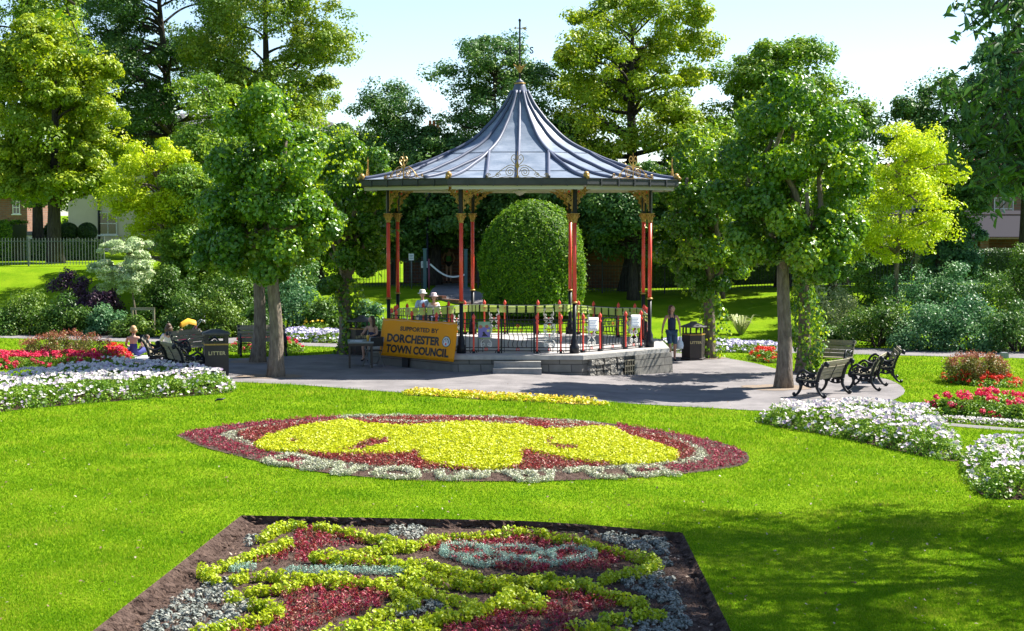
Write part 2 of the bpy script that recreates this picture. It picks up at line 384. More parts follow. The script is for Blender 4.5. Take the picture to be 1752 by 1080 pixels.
# rubble panel on the front right face and battered corner, vent grilles
def face_m(k, ap):      # matrix for the middle of face k (0 = front), x along the face, y outwards is -y
    a = k * PI / 4; return Matrix.Rotation(a, 4, 'Z') @ Matrix.Translation((0, -ap, 0))
APT = math.cos(PI / 8)
Mr = face_m(1, 4.60 * APT)
mb = MB(); random.seed(4)
for i in range(5):
    for j in range(4):
        x0 = -1.55 + i * .27 + random.uniform(-.03, .03); z0 = -.28 + j * .155
        mb.box(x0, x0 + .25, -.13 - random.random() * .035, .05, z0, z0 + .145, Mr, taper=.02)
mb.build('rubble_panel', m_rubble, stand)
MB().box(.25, 1.90, -.16, .1, -.45, FL - .14, Mr, taper=.04).build('corner_block', m_stone, stand)
g = MB()
for i in range(5): g.box(-.16 + i * .095, -.135 + i * .095, -.16, -.13, -.25, .24, Mr)
for j in range(4): g.box(-.18, .25, -.165, -.14, -.25 + j * .155, -.22 + j * .155, Mr)
g.build('vent_grille', m_wood, stand)
MB().box(-.15, .24, -.11, .04, -.27, .26, Mr).build('vent', m_black, stand)
Ml = face_m(7, 4.60 * APT)
MB().box(-.28, -.02, -.12, -.07, -.02, .28, Ml).build('vent', m_black, stand)
st = MB(); st.box(-.64, .64, -4.60, -4.28, -.3, .30); st.box(-.66, .66, -4.80, -4.60, -.3, .13); st.build('steps', m_step, stand)
nb = MB(); nb.box(-.64, .64, -4.62, -4.45, .302, .325); nb.box(-.66, .66, -4.82, -4.66, .132, .155); nb.build('step_edge', m_coping, stand)
# columns
RC = 4.09; ZC = FL + 3.87; ZE = 5.10
for k in range(8):
    x, y = octa(RC, k); ang = -PI / 2 + (k + .5) * PI / 4
    col = MB().lathe([(.135, FL), (.135, FL + .20), (.10, FL + .24), (.10, FL + .36), (.075, FL + .42), (.055, FL + .5), (.056, FL + 1.41)], 12, (x, y), PI / 8).build('column', m_black, stand)
    MB().lathe([(.056, FL + 1.43), (.054, ZC - .26)], 14, (x, y)).build('shaft', m_red, col)
    MB().lathe([(.06, FL + 1.385), (.09, FL + 1.40), (.09, FL + 1.42), (.06, FL + 1.44)], 14, (x, y)).build('collar', m_gold, col)
    cp = MB().lathe([(.06, ZC - .27), (.075, ZC - .25), (.062, ZC - .22), (.075, ZC - .14), (.11, ZC - .06), (.10, ZC - .03), (.14, ZC - .025), (.14, ZC), (.05, ZC)], 12, (x, y))
    for q in range(6):
        a = q * PI / 3; cx, cy = x + .085 * math.cos(a), y + .085 * math.sin(a)
        cp.tube([(x + .06 * math.cos(a), y + .06 * math.sin(a), ZC - .2), (cx, cy, ZC - .12), (x + .135 * math.cos(a), y + .135 * math.sin(a), ZC - .06)], [.02, .018, .022], 5)
    cp.build('capital', m_gold, col)
    MB().box(-.052, .052, -.052, .052, ZC, ZE, Matrix.Translation((x, y, 0)) @ Matrix.Rotation(ang, 4, 'Z')).build('pier', m_black, col)
    for s in (-1, 1):
        kk = (k + s) % 8; x2, y2 = octa(RC, kk); dx, dy = (x2 - x), (y2 - y); L = math.hypot(dx, dy); a = math.atan2(dy, dx)
        Mb = Matrix.Translation((x, y, 0)) @ Matrix.Rotation(a, 4, 'Z')
        b = MB(); W, z0, z1 = .72, ZC + .06, ZE - .02
        def edge(t): return (.06 + (W - .06) * t ** 1.9, z0 + (z1 - z0) * t ** .75)
        b.tube([(*[edge(i / 12)[0]], 0, edge(i / 12)[1]) for i in range(13)], .016, 5, M=Mb, flat=1)
        b.tube([(.065, 0, z0), (.065, 0, z1)], .014, 4, M=Mb); b.tube([(.06, 0, z1), (W, 0, z1)], .014, 4, M=Mb)
        for (cx, cz, r, a0, sg) in ((.16, z1 - .13, .095, 0, 1), (.34, z1 - .10, .082, PI, -1), (.50, z1 - .075, .06, 0, 1), (.60, z1 - .045, .04, PI, 1), (.14, z1 - .31, .075, PI / 2, -1), (.27, z1 - .24, .06, 0, -1), (.115, z1 - .45, .05, 0, 1), (.10, z1 - .57, .035, PI, 1), (.40, z1 - .2, .04, 0, 1), (.2, z1 - .4, .035, 2, 1), (.25, z1 - .05, .04, 1, 1), (.43, z1 - .03, .03, 4, 1)):
            if cz - r * .8 < z0: continue
            b.tube(spiral(cx, cz, r, 1.6, a0, sg), .0125, 4, M=Mb)
        # leafy backing between the scrolls
        rs = random.Random(k * 3 + s)
        for _ in range(34):
            t = rs.random(); xm, _z = edge(t); hx = rs.uniform(.07, max(.08, .95 * W)); 
            zt = z0 + (z1 - z0) * max(0, (hx - .06) / (W - .06)) ** (.75 / 1.9); cz = rs.uniform(zt + .03, z1 - .01) if zt + .04 < z1 else z1 - .02
            q = rs.random() * PI; b.tube([(hx - .035 * math.cos(q), 0, cz - .035 * math.sin(q)), (hx, .004, cz), (hx + .035 * math.cos(q), 0, cz + .035 * math.sin(q))], [.004, .014, .004], 4, M=Mb)
        br = b.build('bracket', m_gold, col)
        MB().lathe([(.0, -.014), (.03, -.014), (.03, .014), (.0, .014)], 8).build('rosette', m_red, br, M=Mb @ Matrix.Translation((.16, 0, z1 - .13)) @ Matrix.Rotation(PI / 2, 4, 'X'))
# roof
prof = [(4.50, 5.31), (4.05, 5.38), (3.50, 5.52), (2.95, 5.72), (2.5, 5.88), (2.05, 6.09), (1.7, 6.26), (1.41, 6.44), (1.17, 6.64), (.96, 6.86), (.77, 7.06), (.61, 7.27), (.47, 7.46), (.35, 7.66), (.22, 7.93)]
prof = [(v.x, v.z) for v in bez([(r, 0, z) for r, z in prof], 3)]
vs, fs = [], []
for r, z in prof:
    for k in range(8): vs.append((*octa(r / APT, k), z))
for i in range(len(prof) - 1):
    for k in range(8): a, b = i * 8 + k, i * 8 + (k + 1) % 8; fs.append((a, b, b + 8, a + 8))
roof = MB().add(vs, fs).build('roof', m_lead, stand)
prism8(MB(), 4.40 / APT, ZE, ZE + .03).build('ceiling', m_ceil, stand)
for k in range(4):
    mbm = MB().box(-4.2, 4.2, -.05, .05, ZE - .07, ZE - .002, Matrix.Rotation(PI / 8 + k * PI / 4, 4, 'Z')); mbm.build('ceiling_beam', m_ceil, stand) if k == 0 else mbm.build('ceiling_beam', m_ceil, stand)
MB().lathe([(0, -.16), (.10, -.12), (.14, -.08), (.2, -.04), (.24, .0)], 16, z0=ZE - .07).build('ceiling_boss', m_ceil, stand)
gt = MB(); A0, A1 = 4.44 / APT, 4.57 / APT
sec = [(A0, 5.10), (A1 - .03, 5.10), (A1, 5.14), (A1, 5.27), (A1 + .025, 5.29), (A1 + .025, 5.31), (A0, 5.31)]
vs = [(*octa(r, k), z) for r, z in sec for k in range(8)]; n = len(sec)
gt.add(vs, [(i * 8 + k, i * 8 + (k + 1) % 8, ((i + 1) % n) * 8 + (k + 1) % 8, ((i + 1) % n) * 8 + k) for i in range(n) for k in range(8)])
for k in range(8):
    for t in (-1.35, -.65, 0, .65, 1.35): gt.box(t - .02, t + .02, -.012, .01, 5.09, 5.3, face_m(k, 4.57 + .01))
gt.build('gutter', m_gutter, roof)
fb = MB()
for k in range(8): fb.box(-1.79, 1.79, -.02, .0, ZE - .10, ZE + .02, face_m(k, 4.43))
fb.build('fascia', m_ceil, roof)
# rolls (raised seams)
def prof_pt(k, t_side, i):          # point on the roof: profile index i, face k, sideways offset
    r, z = prof[i]; a = k * PI / 4; return Vector((r * math.sin(a) + t_side * math.cos(a), -r * math.cos(a) + t_side * math.sin(a), z))
jn = min(range(len(prof)), key=lambda i: abs(prof[i][0] - 2.05))
rolls = MB()
for k in range(8):
    rolls.tube([Vector((*octa((r + .012) / APT, k), z + .035)) for r, z in prof], .05, 6)
    rolls.tube([prof_pt(k, 0, i) + Vector((0, 0, .035)) for i in range(len(prof))], [.05 * min(1, .45 + prof[i][0]) for i in range(len(prof))], 6)
    w0 = prof[jn][0] * math.tan(PI / 8)
    for s in (-1, 1): rolls.tube([prof_pt(k, s * w0 * 1.0, i) + Vector((0, 0, .035)) for i in range(0, jn + 1)], .05, 6)
rolls.build('roll', m_leadrib, roof)
jb = MB()
for i0 in (jn, min(range(len(prof)), key=lambda i: abs(prof[i][0] - 3.5))):
    for k in range(8):
        r, z = prof[i0]; jb.tube([Vector((*octa((r + .01) / APT, k), z + .008)), Vector((*octa((r + .01) / APT, (k + 1) % 8), z + .008))], .009, 4)
jb.build('joint', m_leadrib, roof)
capm = MB().lathe([(.27, 7.84), (.255, 7.90), (.17, 8.10), (.15, 8.18), (.10, 8.2), (.12, 8.22), (.12, 8.25), (.04, 8.30), (.03, 8.34)], 16).build('roof_cap', m_leadrib, stand)
MB().lathe([(.155, 8.165), (.17, 8.18), (.17, 8.20), (.12, 8.21)], 16).build('gilt_ring', m_gold, capm)
vane = MB().lathe([(.035, 8.3), (.028, 8.7), (.026, 9.2), (.026, 10.0), (.04, 10.03), (.04, 10.07), (.0, 10.1)], 8).build('weather_vane', m_black, stand)
a_ = MB()
for q in range(4):
    M_ = Matrix.Translation((0, 0, 9.17)) @ Matrix.Rotation(q * PI / 2, 4, 'Z'); a_.tube([(0, 0, 0), (.26, 0, 0)], .012, 5, M=M_)
    a_.mesh(text_mesh('SENW'[q], .28, bold=.004, depth=.008), Matrix.Translation((0, 0, 9.17)) @ Matrix.Rotation(q * PI / 2, 4, 'Z') @ Matrix.Translation((.35, 0, -.1)) @ Matrix.Rotation(PI / 2, 4, 'X'))
a_.build('compass_letters', m_black, vane)
ar = MB().tube([(-.13, 0, 9.82), (.22, 0, 9.80)], .013, 5)
ar.plate([(-.17, 9.82), (-.11, 9.87), (-.12, 9.77)], .015); ar.plate([(.06, 9.83), (.22, 9.86), (.16, 9.80), (.22, 9.73), (.12, 9.77)], .015)
ar.build('vane_arrow', m_gold, vane)
lf = MB()
for s in (-1, 1): lf.tube(bez([(0, 0, 8.5), (s * .05, 0, 8.62), (s * .12, 0, 8.70), (s * .19, 0, 8.76)], 5), [.03, .03, .035, .035, .04, .04, .045, .045, .04, .04, .03, .025, .02, .015, .01, .005], 5)
for s in (-1, 1): lf.tube(bez([(0, 0, 8.5), (0, s * .05, 8.62), (0, s * .12, 8.70), (0, s * .19, 8.76)], 5), [.03, .03, .035, .035, .04, .04, .045, .045, .04, .04, .03, .025, .02, .015, .01, .005], 5)
lf.build('gilt_leaf', m_gold, vane)
# cresting on every side of the eave
for k in range(8):
    Mc = face_m(k, 4.52); c = MB(); zb = 5.31
    c.tube([(0, 0, zb), (0, 0, zb + .72)], [.022, .006], 5, M=Mc)
    c.plate([(-.05, zb + .3), (0, zb + .2), (.05, zb + .3), (0, zb + .5)], .02, Mc)
    for s in (-1, 1):
        def fl(pts): return [(s * p[0], 0, p[2]) for p in pts]
        c.tube(fl(spiral(.20, zb + .15, .145, 2.1, PI, -1)), .0125, 4, M=Mc)
        c.tube(fl(spiral(.53, zb + .07, .075, 1.5, PI, -1)), .011, 4, M=Mc)
        c.tube(fl(spiral(.79, zb + .07, .06, 1.5, PI, -1)), .011, 4, M=Mc)
        c.tube(fl(bez([(.03, 0, zb + .30), (.2, 0, zb + .34), (.42, 0, zb + .22), (.62, 0, zb + .04), (.85, 0, zb)], 5)), .0125, 4, M=Mc)
        c.tube(fl(bez([(.02, 0, zb + .33), (.10, 0, zb + .40), (.17, 0, zb + .52), (.10, 0, zb + .62), (.03, 0, zb + .56), (.06, 0, zb + .48), (.11, 0, zb + .52)], 5)), .012, 4, M=Mc)
        c.tube(fl(bez([(0, 0, zb + .02), (.12, 0, zb), (.3, 0, zb + .02), (.5, 0, zb)], 4)), .012, 4, M=Mc)
    c.build('cresting', m_gold, roof)
    xk, yk = octa(4.57 / APT, k)
    MB().ball((xk * .985, yk * .985, 5.39), (.09, .09, .10), 8).tube([(xk * .985, yk * .985, 5.4), (xk * 1.01, yk * 1.01, 5.31)], .05, 6).build('corner_leaf', m_gold, roof)
# railings: one bay between each two columns
def bay(k):
    x0, y0 = octa(RC, k - 1); x1, y1 = octa(RC, k)      # face k lies between corners k-1 and k
    a = math.atan2(y1 - y0, x1 - x0); L = math.hypot(x1 - x0, y1 - y0)
    M_ = Matrix.Translation((x0, y0, FL)) @ Matrix.Rotation(a, 4, 'Z')
    b = MB()
    for z in (.93, .83, .16, .07): b.box(.06, L - .06, -.012, .012, z - .012, z + .012, M_)
    bars = [.04, .075, .15, .19, .36, .38, .62, .64, .81, .85, .925, .96]
    for t in bars: b.tube([(L * t, 0, .03), (L * t, 0, .93)], .010, 5, M=M_)
    for t in (.355, .645): b.box(L * t - .022, L * t + .022, -.022, .022, .0, .96, M_)
    for i in range(5):
        xx = L * (.42 + i * .04)
        b.tube(bez([(xx, 0, .16), (xx - .02, 0, .26), (xx + .025, 0, .42), (xx - .02, 0, .58), (xx, 0, .68), (xx + .02, 0, .83)], 3), .0105, 5, M=M_)
    b.box(L * .37, L * .63, -.01, .01, .665, .69, M_)
    for s in (-1, 1):
        for t in (.45, .55, .62): b.tube([(p[0] + 0, 0, p[2]) for p in spiral(L * (.5 + s * (t - .5)), .76, .05, 1.2, PI / 2, s)], .009, 4, M=M_)
    rl = b.build('railing', m_black, stand)
    for t in (.11, .33, .67, .88):
        p = MB().lathe([(.034, .06), (.026, .10), (.026, .80), (.045, .83), (.045, .86), (.03, .88), (.03, .93), (.048, .97), (.05, 1.01), (.035, 1.05), (.012, 1.07), (.012, 1.09), (.0, 1.1)], 8)
        p.build('red_post', m_red, rl, M=M_ @ Matrix.Translation((L * t, 0, 0)))
        q = MB()
        for s in (-1, 1): q.tube([(L * t + s * .02, 0, .10), (L * t + s * .07, 0, .06), (L * t + s * .09, 0, .01)], .014, 5, M=M_)
        q.box(L * t - .04, L * t + .04, -.04, .04, 0, .06, M_); q.build('post_foot', m_black, rl)
    for t in (.22, .78):
        s_ = MB(); cx = L * t
        for s in (-1, 1):
            def fl(pts): return [(cx + s * p[0], 0, p[2]) for p in pts]
            s_.tube(fl(bez([(.0, 0, .86), (.06, 0, .84), (.14, 0, .72), (.15, 0, .62), (.10, 0, .54), (.03, 0, .50)], 4)), .0145, 5, M=M_)
            s_.tube(fl(spiral(.09, .47, .07, 1.5, PI / 2, -1)), .014, 5, M=M_)
            s_.tube(fl(spiral(.10, .60, .05, 1.3, -PI / 2, 1)), .013, 5, M=M_)
            s_.tube(fl(bez([(.0, 0, .50), (.06, 0, .40), (.14, 0, .30), (.14, 0, .20), (.07, 0, .17)], 4)), .0145, 5, M=M_)
            s_.tube(fl(spiral(.075, .235, .065, 1.4, -PI / 2, 1)), .014, 5, M=M_)
            s_.tube(fl(spiral(.12, .80, .045, 1.3, PI, 1)), .013, 5, M=M_)
        s_.build('white_scroll', m_white, rl)
        MB().plate([(cx - .035, .80), (cx, .765), (cx + .035, .80), (cx, .835)], .02, M_).build('red_ornament', m_red, rl); MB().plate([(cx - .03, .50), (cx, .44), (cx + .03, .50), (cx, .55)], .02, M_).build('red_ornament', m_red, rl)
        MB().tube(arc(cx, .11, .035, 0, 2 * PI, 12), .011, 5, cap=False, M=M_).build('red_ring', m_red, rl)
    for z in (.11, .755): MB().tube(arc(L * .5, z, .038, 0, 2 * PI, 12), .011, 5, cap=False, M=M_).build('red_ring', m_red, rl)
for k in range(8): bay(k)
# ================================================================== BEDS
m_yg = leafmat('golden_foliage', (.36, .46, .015), (.50, .58, .02), (.20, .36, .015), trans=.35)
m_yel = leafmat('yellow_bedding', (.46, .52, .01), (.64, .66, .015), (.28, .38, .02), trans=.30)
m_redleaf = leafmat('red_bedding', (.48, .05, .04), (.24, .04, .04), (.38, .24, .12), trans=.25)
m_dkred = leafmat('dark_red_bedding', (.20, .025, .05), (.42, .03, .08), (.17, .12, .05), trans=.25)
m_greyrose = leafmat('grey_rosettes', (.17, .20, .18), (.26, .28, .24), (.36, .33, .27), trans=.08, rough=.6)
m_glauc = leafmat('glaucous_edging', (.26, .44, .34), (.36, .54, .43), (.48, .58, .46), trans=.15)
m_silver = leafmat('silver_edging', (.60, .60, .48), (.48, .50, .34), (.34, .40, .18), trans=.15)
m_fol = leafmat('bedding_foliage', (.08, .20, .012), (.18, .33, .02), (.34, .45, .04), trans=.35)
m_petal = leafmat('petunia_petals', (.56, .42, .60), (.80, .75, .71), (.86, .83, .75), trans=.25, rough=.6)
m_throat = mat('petunia_throat', (.28, .20, .34), .7)
m_pink = leafmat('pink_petals', (.75, .04, .16), (.80, .03, .09), (.72, .10, .25), trans=.25, rough=.6)
m_scar = leafmat('scarlet_petals', (.72, .025, .012), (.80, .06, .02), (.60, .015, .02), trans=.25, rough=.6)
m_rust = leafmat('rusty_foliage', (.20, .13, .035), (.36, .10, .06), (.42, .22, .12), trans=.3)
m_rust2 = leafmat('bronze_green_foliage', (.13, .17, .03), (.22, .22, .04), (.30, .14, .07), trans=.3)
m_or = leafmat('marigold_petals', (.75, .45, .02), (.80, .60, .04), (.72, .65, .10), trans=.25)
m_lav = leafmat('lavender_petals', (.45, .42, .66), (.62, .58, .76), (.75, .72, .80), trans=.2)
def tufts(name, x, y, z, m, rng, parent=None, r=.07, n=34, leaf=.035, flat=.75, up=.5, rand=.6, base_off=0., aspect=.6, rich=False, kind='stuff'):
    """small leafy plants at x, y on height z"""
    k = len(x); c = np.stack([x, y, z + r * flat * .8 + base_off], 1); rr = r * rng.uniform(.75, 1.25, k)
    p, nn, t = clumps(c, np.stack([rr, rr, rr * flat], 1), n, rng, shell=.55, up=up, rand=rand)
    o = leaf_obj(name, p, nn, leaf * rng.uniform(.7, 1.3, len(p)), m, rng, parent, tint=t, aspect=aspect, rich=rich)
    if kind: o['kind'] = kind
    return o
def line_pts(px, spacing, zoff, jit, rng, width=.0, rows=1):
    """plants along a drawn line of the pattern"""
    g = np.array([G(a, b, zoff) for a, b in px]); out = []
    for i in range(len(g) - 1):
        L = np.hypot(*(g[i + 1] - g[i])); n = max(1, int(round(L / spacing)))
        for k in range(n):
            for r_ in range(rows):
                q = g[i] + (g[i + 1] - g[i]) * k / n; nn = np.array([-(g[i + 1] - g[i])[1], (g[i + 1] - g[i])[0]]) / (L + 1e-9)
                out.append(q + nn * (r_ - (rows - 1) / 2) * width + rng.normal(size=2) * jit)
    return np.array(out)
rng = np.random.default_rng(7)
# ---- the carpet bed in front, cut into the turf
SO = -.12
bed = empty('parterre_bed', (0, 0, 0), 0, 'four sided carpet bed of curling gold green lines sunk in the nearest turf', 'flower bed', None)
sheet('soil', [(x, y) for x, y in PARTERRE], SO, m_soil, kind=None, parent=bed)
sk = MB()
for k in range(4):
    (x0, y0), (x1, y1) = PARTERRE[k], PARTERRE[(k + 1) % 4]; cx, cy = np.mean([p[0] for p in PARTERRE]), np.mean([p[1] for p in PARTERRE]); N = 24
    ins = [.02, .10, .03, .20][k]
    N = 110; rj = np.random.default_rng(k); d = np.array([-(y1 - y0), x1 - x0]); d = d / np.linalg.norm(d); d = d if d @ (np.array([cx, cy]) - np.array([x0, y0])) > 0 else -d
    vs = []
    for j in range(5):
        for i in range(N + 1):
            a = np.array([x0, y0]) + (np.array([x1, y1]) - np.array([x0, y0])) * i / N; t = j / 4; z_ = h1(*a); jt = rj.normal() * .022 if 0 < j < 4 else (rj.normal() * .03 if j == 4 else 0)
            q = a + d * (max(0, ins * t + jt + (.04 * math.sin(i * .5 + k) * t))); vs.append((q[0], q[1], z_ + .002 + (SO + .004) * t + (rj.normal() * .012 if 0 < j < 4 else -.0)))
    sk.add(vs, [(j * (N + 1) + i, j * (N + 1) + i + 1, (j + 1) * (N + 1) + i + 1, (j + 1) * (N + 1) + i) for j in range(4) for i in range(N)])
sk.build('cut_edge', m_soil, bed)
def Z(px, py, sx=.314, ox=170, oy=870): return (ox + px * sx, oy + py * sx)
def ZL(pts): return [Z(*p) for p in pts]
def ZR(pts): return [Z(p[0], p[1], ox=700) for p in pts]
YL = [
 ZL([(990, 90), (1060, 75), (1140, 85)]), ZL([(1190, 85), (1260, 100), (1350, 115), (1430, 135), (1510, 150), (1590, 165), (1660, 190)]) ,
 ZL([(990, 90), (930, 120), (870, 150)]), ZL([(1040, 170), (980, 190), (900, 215), (830, 245), (760, 270), (700, 290), (650, 310), (590, 330)]),
 ZL([(560, 320), (600, 360), (660, 380)]), ZL([(730, 370), (800, 350), (870, 345), (950, 345)]),
 ZL([(1180, 250), (1260, 240), (1340, 235), (1420, 230), (1510, 215), (1600, 200), (1690, 195), (1750, 180)]),
 ZL([(1180, 250), (1280, 265), (1400, 262), (1500, 262), (1580, 275), (1640, 300), (1700, 320), (1752, 330)]),
 ZL([(800, 440), (870, 430), (960, 425), (1060, 405), (1160, 390), (1260, 385), (1350, 385), (1440, 385), (1520, 400), (1590, 430), (1640, 460), (1700, 490)]),
 ZL([(950, 350), (1060, 360), (1180, 365), (1300, 360), (1400, 365)]),
 ZL([(1540, 385), (1620, 375), (1700, 380), (1752, 400)]),
 ZL([(720, 470), (780, 490)]), ZL([(830, 505), (900, 515), (970, 525), (960, 555), (880, 580), (800, 600), (720, 620), (640, 640), (560, 660), (470, 680)]),
 ZL([(1660, 520), (1600, 530), (1540, 555), (1470, 590), (1400, 620), (1320, 645), (1220, 665), (1120, 690)]),
 ZL([(1540, 625), (1640, 620), (1720, 640)]), ZL([(1440, 680), (1560, 665), (1680, 680)]),
 ZR([(0, 190), (70, 175), (120, 160), (200, 145), (280, 140), (350, 145), (420, 135), (490, 125), (560, 115), (630, 115), (700, 120), (770, 145), (850, 155), (930, 165), (1000, 190), (1080, 205), (1160, 225), (1240, 245), (1310, 265), (1370, 280)]),
 ZR([(1350, 300), (1280, 320), (1200, 340), (1130, 350), (1050, 365), (1000, 365)]),
 ZR([(0, 280), (80, 290), (150, 305), (230, 325), (310, 345), (400, 375), (480, 385), (560, 375)]),
 ZR([(0, 340), (70, 355), (150, 370), (230, 385), (330, 400), (420, 405), (500, 405), (570, 430), (650, 460), (720, 490), (780, 500)]),
 ZR([(560, 375), (640, 385), (720, 365), (790, 365), (860, 385), (930, 390), (1010, 430), (1080, 455), (1150, 470), (1220, 490), (1290, 505), (1340, 500)]),
 ZR([(700, 400), (780, 410), (850, 420), (930, 420)]),
 ZR([(0, 420), (60, 430), (120, 460), (200, 470), (280, 490), (360, 510), (430, 510), (520, 500), (600, 520), (680, 520), (760, 510)]),
 ZR([(560, 440), (500, 480), (430, 530), (340, 560), (250, 570), (160, 590), (80, 600), (0, 620)]),
 ZR([(0, 480), (40, 520)]), ZR([(350, 520), (300, 560), (180, 560), (80, 590)]),
 ZR([(1380, 560), (1300, 570), (1200, 570), (1110, 580), (1020, 580)]), ZR([(900, 620), (970, 630), (1040, 650), (1120, 660), (1220, 670)]),
 ZR([(0, 640), (90, 650), (200, 665)])]
pts = np.concatenate([line_pts(l, .105, SO + .12, .018, rng) for l in YL]); zz = H(pts[:, 0], pts[:, 1]) + SO
tufts('gold_green_rows', pts[:, 0], pts[:, 1], zz, m_yg, rng, bed, r=.080, n=66, leaf=.044, flat=1.15, rand=.75, up=.4, aspect=.75, rich=True)
GL = [ZR([(180, 215), (260, 195), (340, 195), (410, 210), (430, 240), (350, 260), (260, 255), (190, 240), (180, 215)]), ZR([(430, 225), (500, 210), (580, 205), (650, 215), (700, 230), (740, 250), (680, 265), (600, 275), (520, 255), (440, 240)]),
      ZR([(280, 260), (330, 285), (400, 300), (480, 295), (540, 275), (580, 265)]), ZR([(620, 275), (680, 290), (760, 295), (840, 290), (900, 275), (990, 255), (1000, 235), (930, 215), (860, 212), (790, 225), (760, 250), (800, 275)]),
      ZL([(1020, 335), (1100, 330), (1180, 335), (1280, 330), (1380, 330), (1480, 335), (1580, 335), (1680, 345)]), ZL([(720, 325), (800, 310), (850, 320)])]
pts = np.concatenate([line_pts(l, .05, SO + .06, .012, rng, width=.06, rows=2) for l in GL])
tufts('glaucous_rings', pts[:, 0], pts[:, 1], H(pts[:, 0], pts[:, 1]) + SO, m_glauc, rng, bed, r=.040, n=44, leaf=.026, flat=1.6, rand=.7, aspect=.35)
def zone(polys, dens): 
    X, Y = [], []
    for pl in polys:
        g = [G(*q, SO) for q in pl]; x, y = fill(g, int(dens * area(g)), rng); X.append(x); Y.append(y)
    return np.concatenate(X), np.concatenate(Y)
GZ = [ZL([(770, 410), (690, 400), (540, 430), (420, 500), (300, 600), (180, 730), (560, 730), (700, 640), (820, 560), (800, 500), (700, 470)]), ZL([(870, 150), (800, 160), (800, 210), (850, 200)]), ZL([(1560, 110), (1590, 160), (1752, 170), (1752, 105)]), ZR([(0, 100), (0, 180), (60, 160), (90, 110)]),
      ZR([(950, 140), (1090, 130), (1400, 170), (1420, 330), (1460, 480), (1560, 700), (1250, 700), (1150, 610), (1400, 590), (1350, 500), (1100, 400), (1250, 350), (1400, 280), (1200, 220)]), ZR([(0, 530), (140, 500), (200, 540), (0, 590)]), ZL([(1600, 560), (1752, 520), (1752, 590), (1640, 600)]), ZL([(880, 390), (1000, 370), (960, 400)])]
x, y = zone(GZ, 88)
tufts('grey_rosettes', x, y, H(x, y) + SO, m_greyrose, rng, bed, r=.052, n=26, leaf=.042, flat=.7, rand=.35, up=.5, aspect=.7)
RZ = [ZL([(1090, 110), (1200, 110), (1480, 170), (1440, 200), (1180, 225), (1160, 290), (960, 310), (830, 300), (700, 340), (680, 320), (880, 260), (1060, 200)]), ZL([(1160, 290), (1400, 270), (1560, 290), (1660, 320), (1200, 320)]),
      ZL([(830, 460), (1060, 440), (1250, 400), (1420, 395), (1560, 440), (1620, 480), (1540, 540), (1350, 600), (1200, 650), (1050, 740), (680, 740), (760, 640), (960, 580), (1020, 540), (980, 490)]),
      ZR([(60, 200), (200, 165), (420, 155), (620, 130), (720, 145), (900, 180), (1200, 260), (1100, 340), (900, 340), (640, 365), (420, 330), (250, 290), (150, 240), (0, 230)]),
      ZR([(330, 420), (520, 420), (460, 460)]), ZR([(820, 450), (1000, 440), (1200, 510), (1100, 550), (950, 590), (880, 640), (1000, 740), (180, 740), (200, 640), (420, 570), (700, 540)]), ZR([(100, 395), (200, 400), (160, 440)])]
x, y = zone(RZ, 108); z = H(x, y) + SO
k_ = rng.random(len(x)) < .5
tufts('red_bedding', x[k_], y[k_], z[k_], m_redleaf, rng, bed, r=.040, n=16, leaf=.046, flat=1.3, rand=.9, aspect=.4)
tufts('dark_red_bedding', x[~k_], y[~k_], z[~k_], m_dkred, rng, bed, r=.040, n=16, leaf=.044, flat=1.2, rand=.9, aspect=.4)
x, y = fill(PARTERRE, 9000, rng); z = H(x, y) + SO
r_ = rng.uniform(.008, .036, len(x)); v = np.stack([np.stack([x + r_ * np.cos(a), y + r_ * np.sin(a), z - .004 + (0 if i < 4 else 1) * r_], 1) for i, a in enumerate((0, 1.6, 3.1, 4.7))] + [np.stack([x, y, z + r_ * .9], 1)], 1).reshape(-1, 3)
b_ = np.arange(len(x))[:, None] * 5; f = np.concatenate([b_ + [0, 1, 4], b_ + [1, 2, 4], b_ + [2, 3, 4], b_ + [3, 0, 4]], 1).reshape(-1, 3)
o = np_mesh('soil_crumbs', v, f, m_soil, bed); o['kind'] = 'stuff'
x, y = fill(PARTERRE, 420, rng); nn = rng.normal(size=(len(x), 3)) * .5; nn[:, 2] += 1; m_dl = leafmat('dry_bed_leaf', (.20, .12, .07), (.32, .20, .12), (.45, .36, .26), trans=.1)
o = leaf_obj('dry_leaves', np.stack([x, y, H(x, y) + SO + .02], 1), nn, .05 * rng.uniform(.5, 1.4, len(x)), m_dl, rng, bed); o['kind'] = 'stuff'
# ---- the oval bed
OV = [(302, 747), (330, 738), (400, 727), (480, 720), (570, 714), (680, 711), (800, 712), (920, 716), (1010, 722), (1080, 731), (1160, 744), (1230, 758), (1268, 772), (1282, 785), (1270, 797), (1230, 805), (1160, 813), (1080, 819), (960, 824), (840, 825), (720, 824), (620, 817), (540, 808), (470, 797), (400, 780), (340, 764)]
OVAL = smooth_poly(GP(OV), 3)
oval = empty('oval_bed', (0, 0, 0), 0, 'large oval carpet bed with a yellow emblem on crimson and pale letters round its rim', 'flower bed')
def inset(poly, k, c=None):
    cx, cy = c or (np.mean([p[0] for p in poly]), np.mean([p[1] for p in poly])); return [(cx + (x - cx) * k, cy + (y - cy) * k) for x, y in poly]
sheet('soil', OVAL, .014, m_soil, kind=None, parent=oval)
def dome(x, y): return .07 * sstep(edge_dist(OVAL, x, y) / 3.2)
mo = []
bm = bmesh.new(); bm.faces.new([bm.verts.new((x, y, 0)) for x, y in OVAL]); bmesh.ops.triangulate(bm, faces=bm.faces)
cut(bm, [((x, 0, 0), (1, 0, 0)) for x in np.arange(-8, 8, .4)] + [((0, y, 0), (0, 1, 0)) for y in np.arange(24, 42, .4)])
